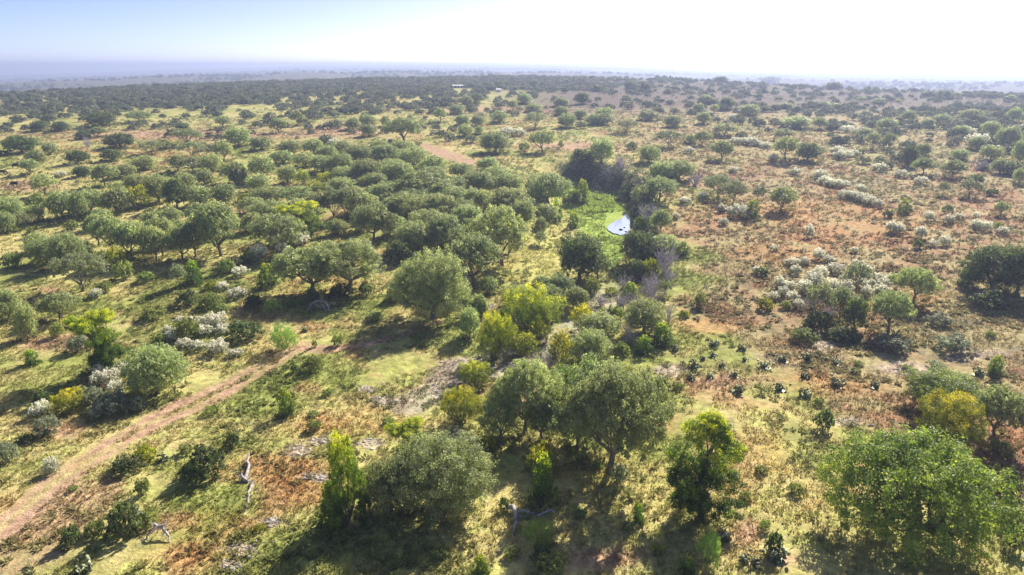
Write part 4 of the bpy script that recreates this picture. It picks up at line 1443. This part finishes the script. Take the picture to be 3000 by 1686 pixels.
# ------------------------------------------------------------------ cattle
def cow(px, py, rz, label):
    P = px_on(px, py); mb = MB()
    mb.tube([(-1.1, 0, 1.05), (-.85, 0, 1.1), (-.3, 0, 1.02), (.3, 0, 1.0), (.75, 0, 1.08), (1.05, 0, 1.0), (1.35, 0, .72), (1.55, 0, .45), (1.72, 0, .25)], [.12, .36, .42, .42, .38, .26, .19, .15, .09], 10)
    for sx, sy in ((-.8, .22), (-.8, -.22), (.75, .2), (.75, -.2)): mb.tube([(sx, sy, .95), (sx-.05, sy, .55), (sx, sy, .28), (sx+.03, sy, 0)], [.17, .10, .07, .06], 6)
    mb.tube([(-1.12, 0, 1.2), (-1.28, 0, .9), (-1.28, 0, .4)], [.04, .03, .04], 5)
    for s in (-1, 1): mb.tube([(1.5, s*.1, .58), (1.5, s*.3, .6)], [.06, .03], 5)
    o = link('cow', mb.mesh('cow', MAT['cow']), loc=P); o.rotation_euler[2] = rz; tag(o, label, 'cow', 'black cattle grazing at the left edge')
cow(7, 511, .3, 'black cow at the very left edge of the clearing'); cow(43, 546, 3.0, 'black cow standing alone on the pale ground, nearest of the herd'); cow(46, 493, .2, 'black cow grazing farther back beside the mesquite')

# ------------------------------------------------------------------ distant ranch buildings, blind, poles
def at_rot(o, px, py): P = px_on(px, py); o.location = P; o.rotation_euler[2] = -math.atan2(P.x, P.y); return P.y*cp-(P.z-CAM_H)*sp
def building(name, px, py, wpx, hpx, dep, label, cat, roofed=True, wallm='wall', doors=1):
    e = link(name, None); f = at_rot(e, px, py); W = wpx*f/FPX; H = hpx*f/FPX
    a = MB(); a.box((0, 0, H*.36), (W, dep, H*.72)); link('wall', a.mesh('wall', MAT[wallm], False), e)
    b = MB(); h0 = H*.72; V = [(-W*.53, -dep*.6, h0), (W*.53, -dep*.6, h0), (W*.53, 0, H), (-W*.53, 0, H), (-W*.53, dep*.6, h0), (W*.53, dep*.6, h0)]
    b.V = [np.array(v) for v in V]; b.F = [(0, 1, 2, 3), (3, 2, 5, 4), (0, 3, 4), (1, 5, 2), (0, 4, 5, 1)]; link('roof', b.mesh('roof', MAT['roof'], False), e)
    for i in range(doors):
        c = MB(); c.box(((i-(doors-1)/2)*W*.25, -dep/2-.06, H*.25), (W*.10, .12, H*.5)); link('door', c.mesh('door', MAT['box'], False), e)
    tag(e, label, cat); return e
building('shed', 1343, 258, 34, 9, 9, 'long low white ranch shed among far trees left of the lone field oak', 'shed', doors=3)
building('barn', 1461, 270, 15, 10, 6, 'small white building in front of the far field oaks', 'barn')
building('trailer', 1480, 259, 8, 3, 3, 'tiny white trailer right of the far field oaks', 'trailer')
for i, (a, l) in enumerate(((1366, 'leftmost'), (1374, 'middle'), (1382, 'rightmost'))):
    e = MB(); P = px_on(a, 256); f = P.y*cp-(P.z-CAM_H)*sp; s = f/FPX
    e.tube([(0, 0, 0), (0, 0, 3.2*s), (0, 0, 3.25*s), (0, 0, 4.4*s)], [2.3*s, 2.3*s, 2.3*s, .3*s], 12)
    o = link('storage_tank', e.mesh('storage_tank', MAT['wall']), loc=P); tag(o, f'{l} of three white tanks beside the long ranch shed', 'tank', 'white tanks by the ranch shed')
e = link('water_tower', None); P = px_on(1447, 264); e.location = P; s = (P.y*cp-(P.z-CAM_H)*sp)/FPX
a = MB(); a.tube([(0, 0, 6*s), (0, 0, 11*s), (0, 0, 12*s)], [2.2*s, 2.2*s, .4*s], 12); link('tank', a.mesh('tank', MAT['blue']), e)
for q in range(4):
    a = MB(); c, d_ = math.cos(q*1.571+.78)*1.7*s, math.sin(q*1.571+.78)*1.7*s; a.tube([(c*1.3, d_*1.3, 0), (c, d_, 6.3*s)], [.18*s, .18*s], 5); link('leg', a.mesh('leg', MAT['box']), e)
tag(e, 'pale blue raised water tank between the far field oaks', 'water tower')
e = link('hunting_blind', None); f = at_rot(e, 1143, 419); s = f/FPX
a = MB(); a.box((0, 0, 6.5*s), (11*s, 8*s, 6*s)); link('cabin', a.mesh('cabin', MAT['box'], False), e)
a = MB(); a.box((0, 0, 10*s), (12.5*s, 9.5*s, 1.0*s)); link('roof', a.mesh('roof', MAT['roof'], False), e)
a = MB(); a.box((0, -4.05*s, 7.2*s), (7*s, .3*s, 1.6*s)); link('window', a.mesh('window', MAT['wall'], False), e)
for sx in (-1, 1):
    for sy in (-1, 1):
        a = MB(); a.box((sx*4.8*s, sy*3.4*s, 1.7*s), (.8*s, .8*s, 3.6*s)); link('leg', a.mesh('leg', MAT['box'], False), e)
tag(e, 'small dark raised hunting blind with a pale roof below the big lone oak', 'hunting blind')
for i, (a_, b_, h_) in enumerate(((2073, 236, 16), (2467, 262, 12))):
    P = px_on(a_, b_); s = (P.y*cp-(P.z-CAM_H)*sp)/FPX; a = MB(); a.tube([(0, 0, -.3), (0, 0, h_*s)], [.28*s, .2*s], 6); a.box((0, 0, (h_-1.5)*s), (3.5*s, .25*s, .3*s))
    o = link('utility_pole', a.mesh('utility_pole', MAT['box'], False), loc=P); tag(o, ['thin utility pole on the far right skyline', 'thin utility pole above the scrub beyond the right plain'][i], 'utility pole', 'utility poles')

# ------------------------------------------------------------------ haze
m = bpy.data.materials.new('haze'); m.use_nodes = True; t = m.node_tree; t.nodes.clear()
om = t.nodes.new('ShaderNodeOutputMaterial'); pv = t.nodes.new('ShaderNodeVolumePrincipled')
pv.inputs['Color'].default_value = (.54, .65, 1.0, 1); pv.inputs['Density'].default_value = .00036; pv.inputs['Anisotropy'].default_value = .36
t.links.new(pv.outputs[0], om.inputs['Volume'])
HT = 62.0
mb = MB(); z0 = float(ZMIN)-1; mb.box((0, 0, (HT+z0)/2), (18200, 18200, HT-z0)); o = link('haze', mb.mesh('haze', m, False)); tag(o, 'pale blue haze thickening towards the horizon', 'haze', kind='stuff')
for _i, _l in LABEL.items():
    _q = fixpl(_l)
    if len(_q.replace('-', ' ').split()) > 16: print('LONG', _q)
print('objects', len(bpy.data.objects), 'protos', len(PROTO), 'zmin', ZMIN)
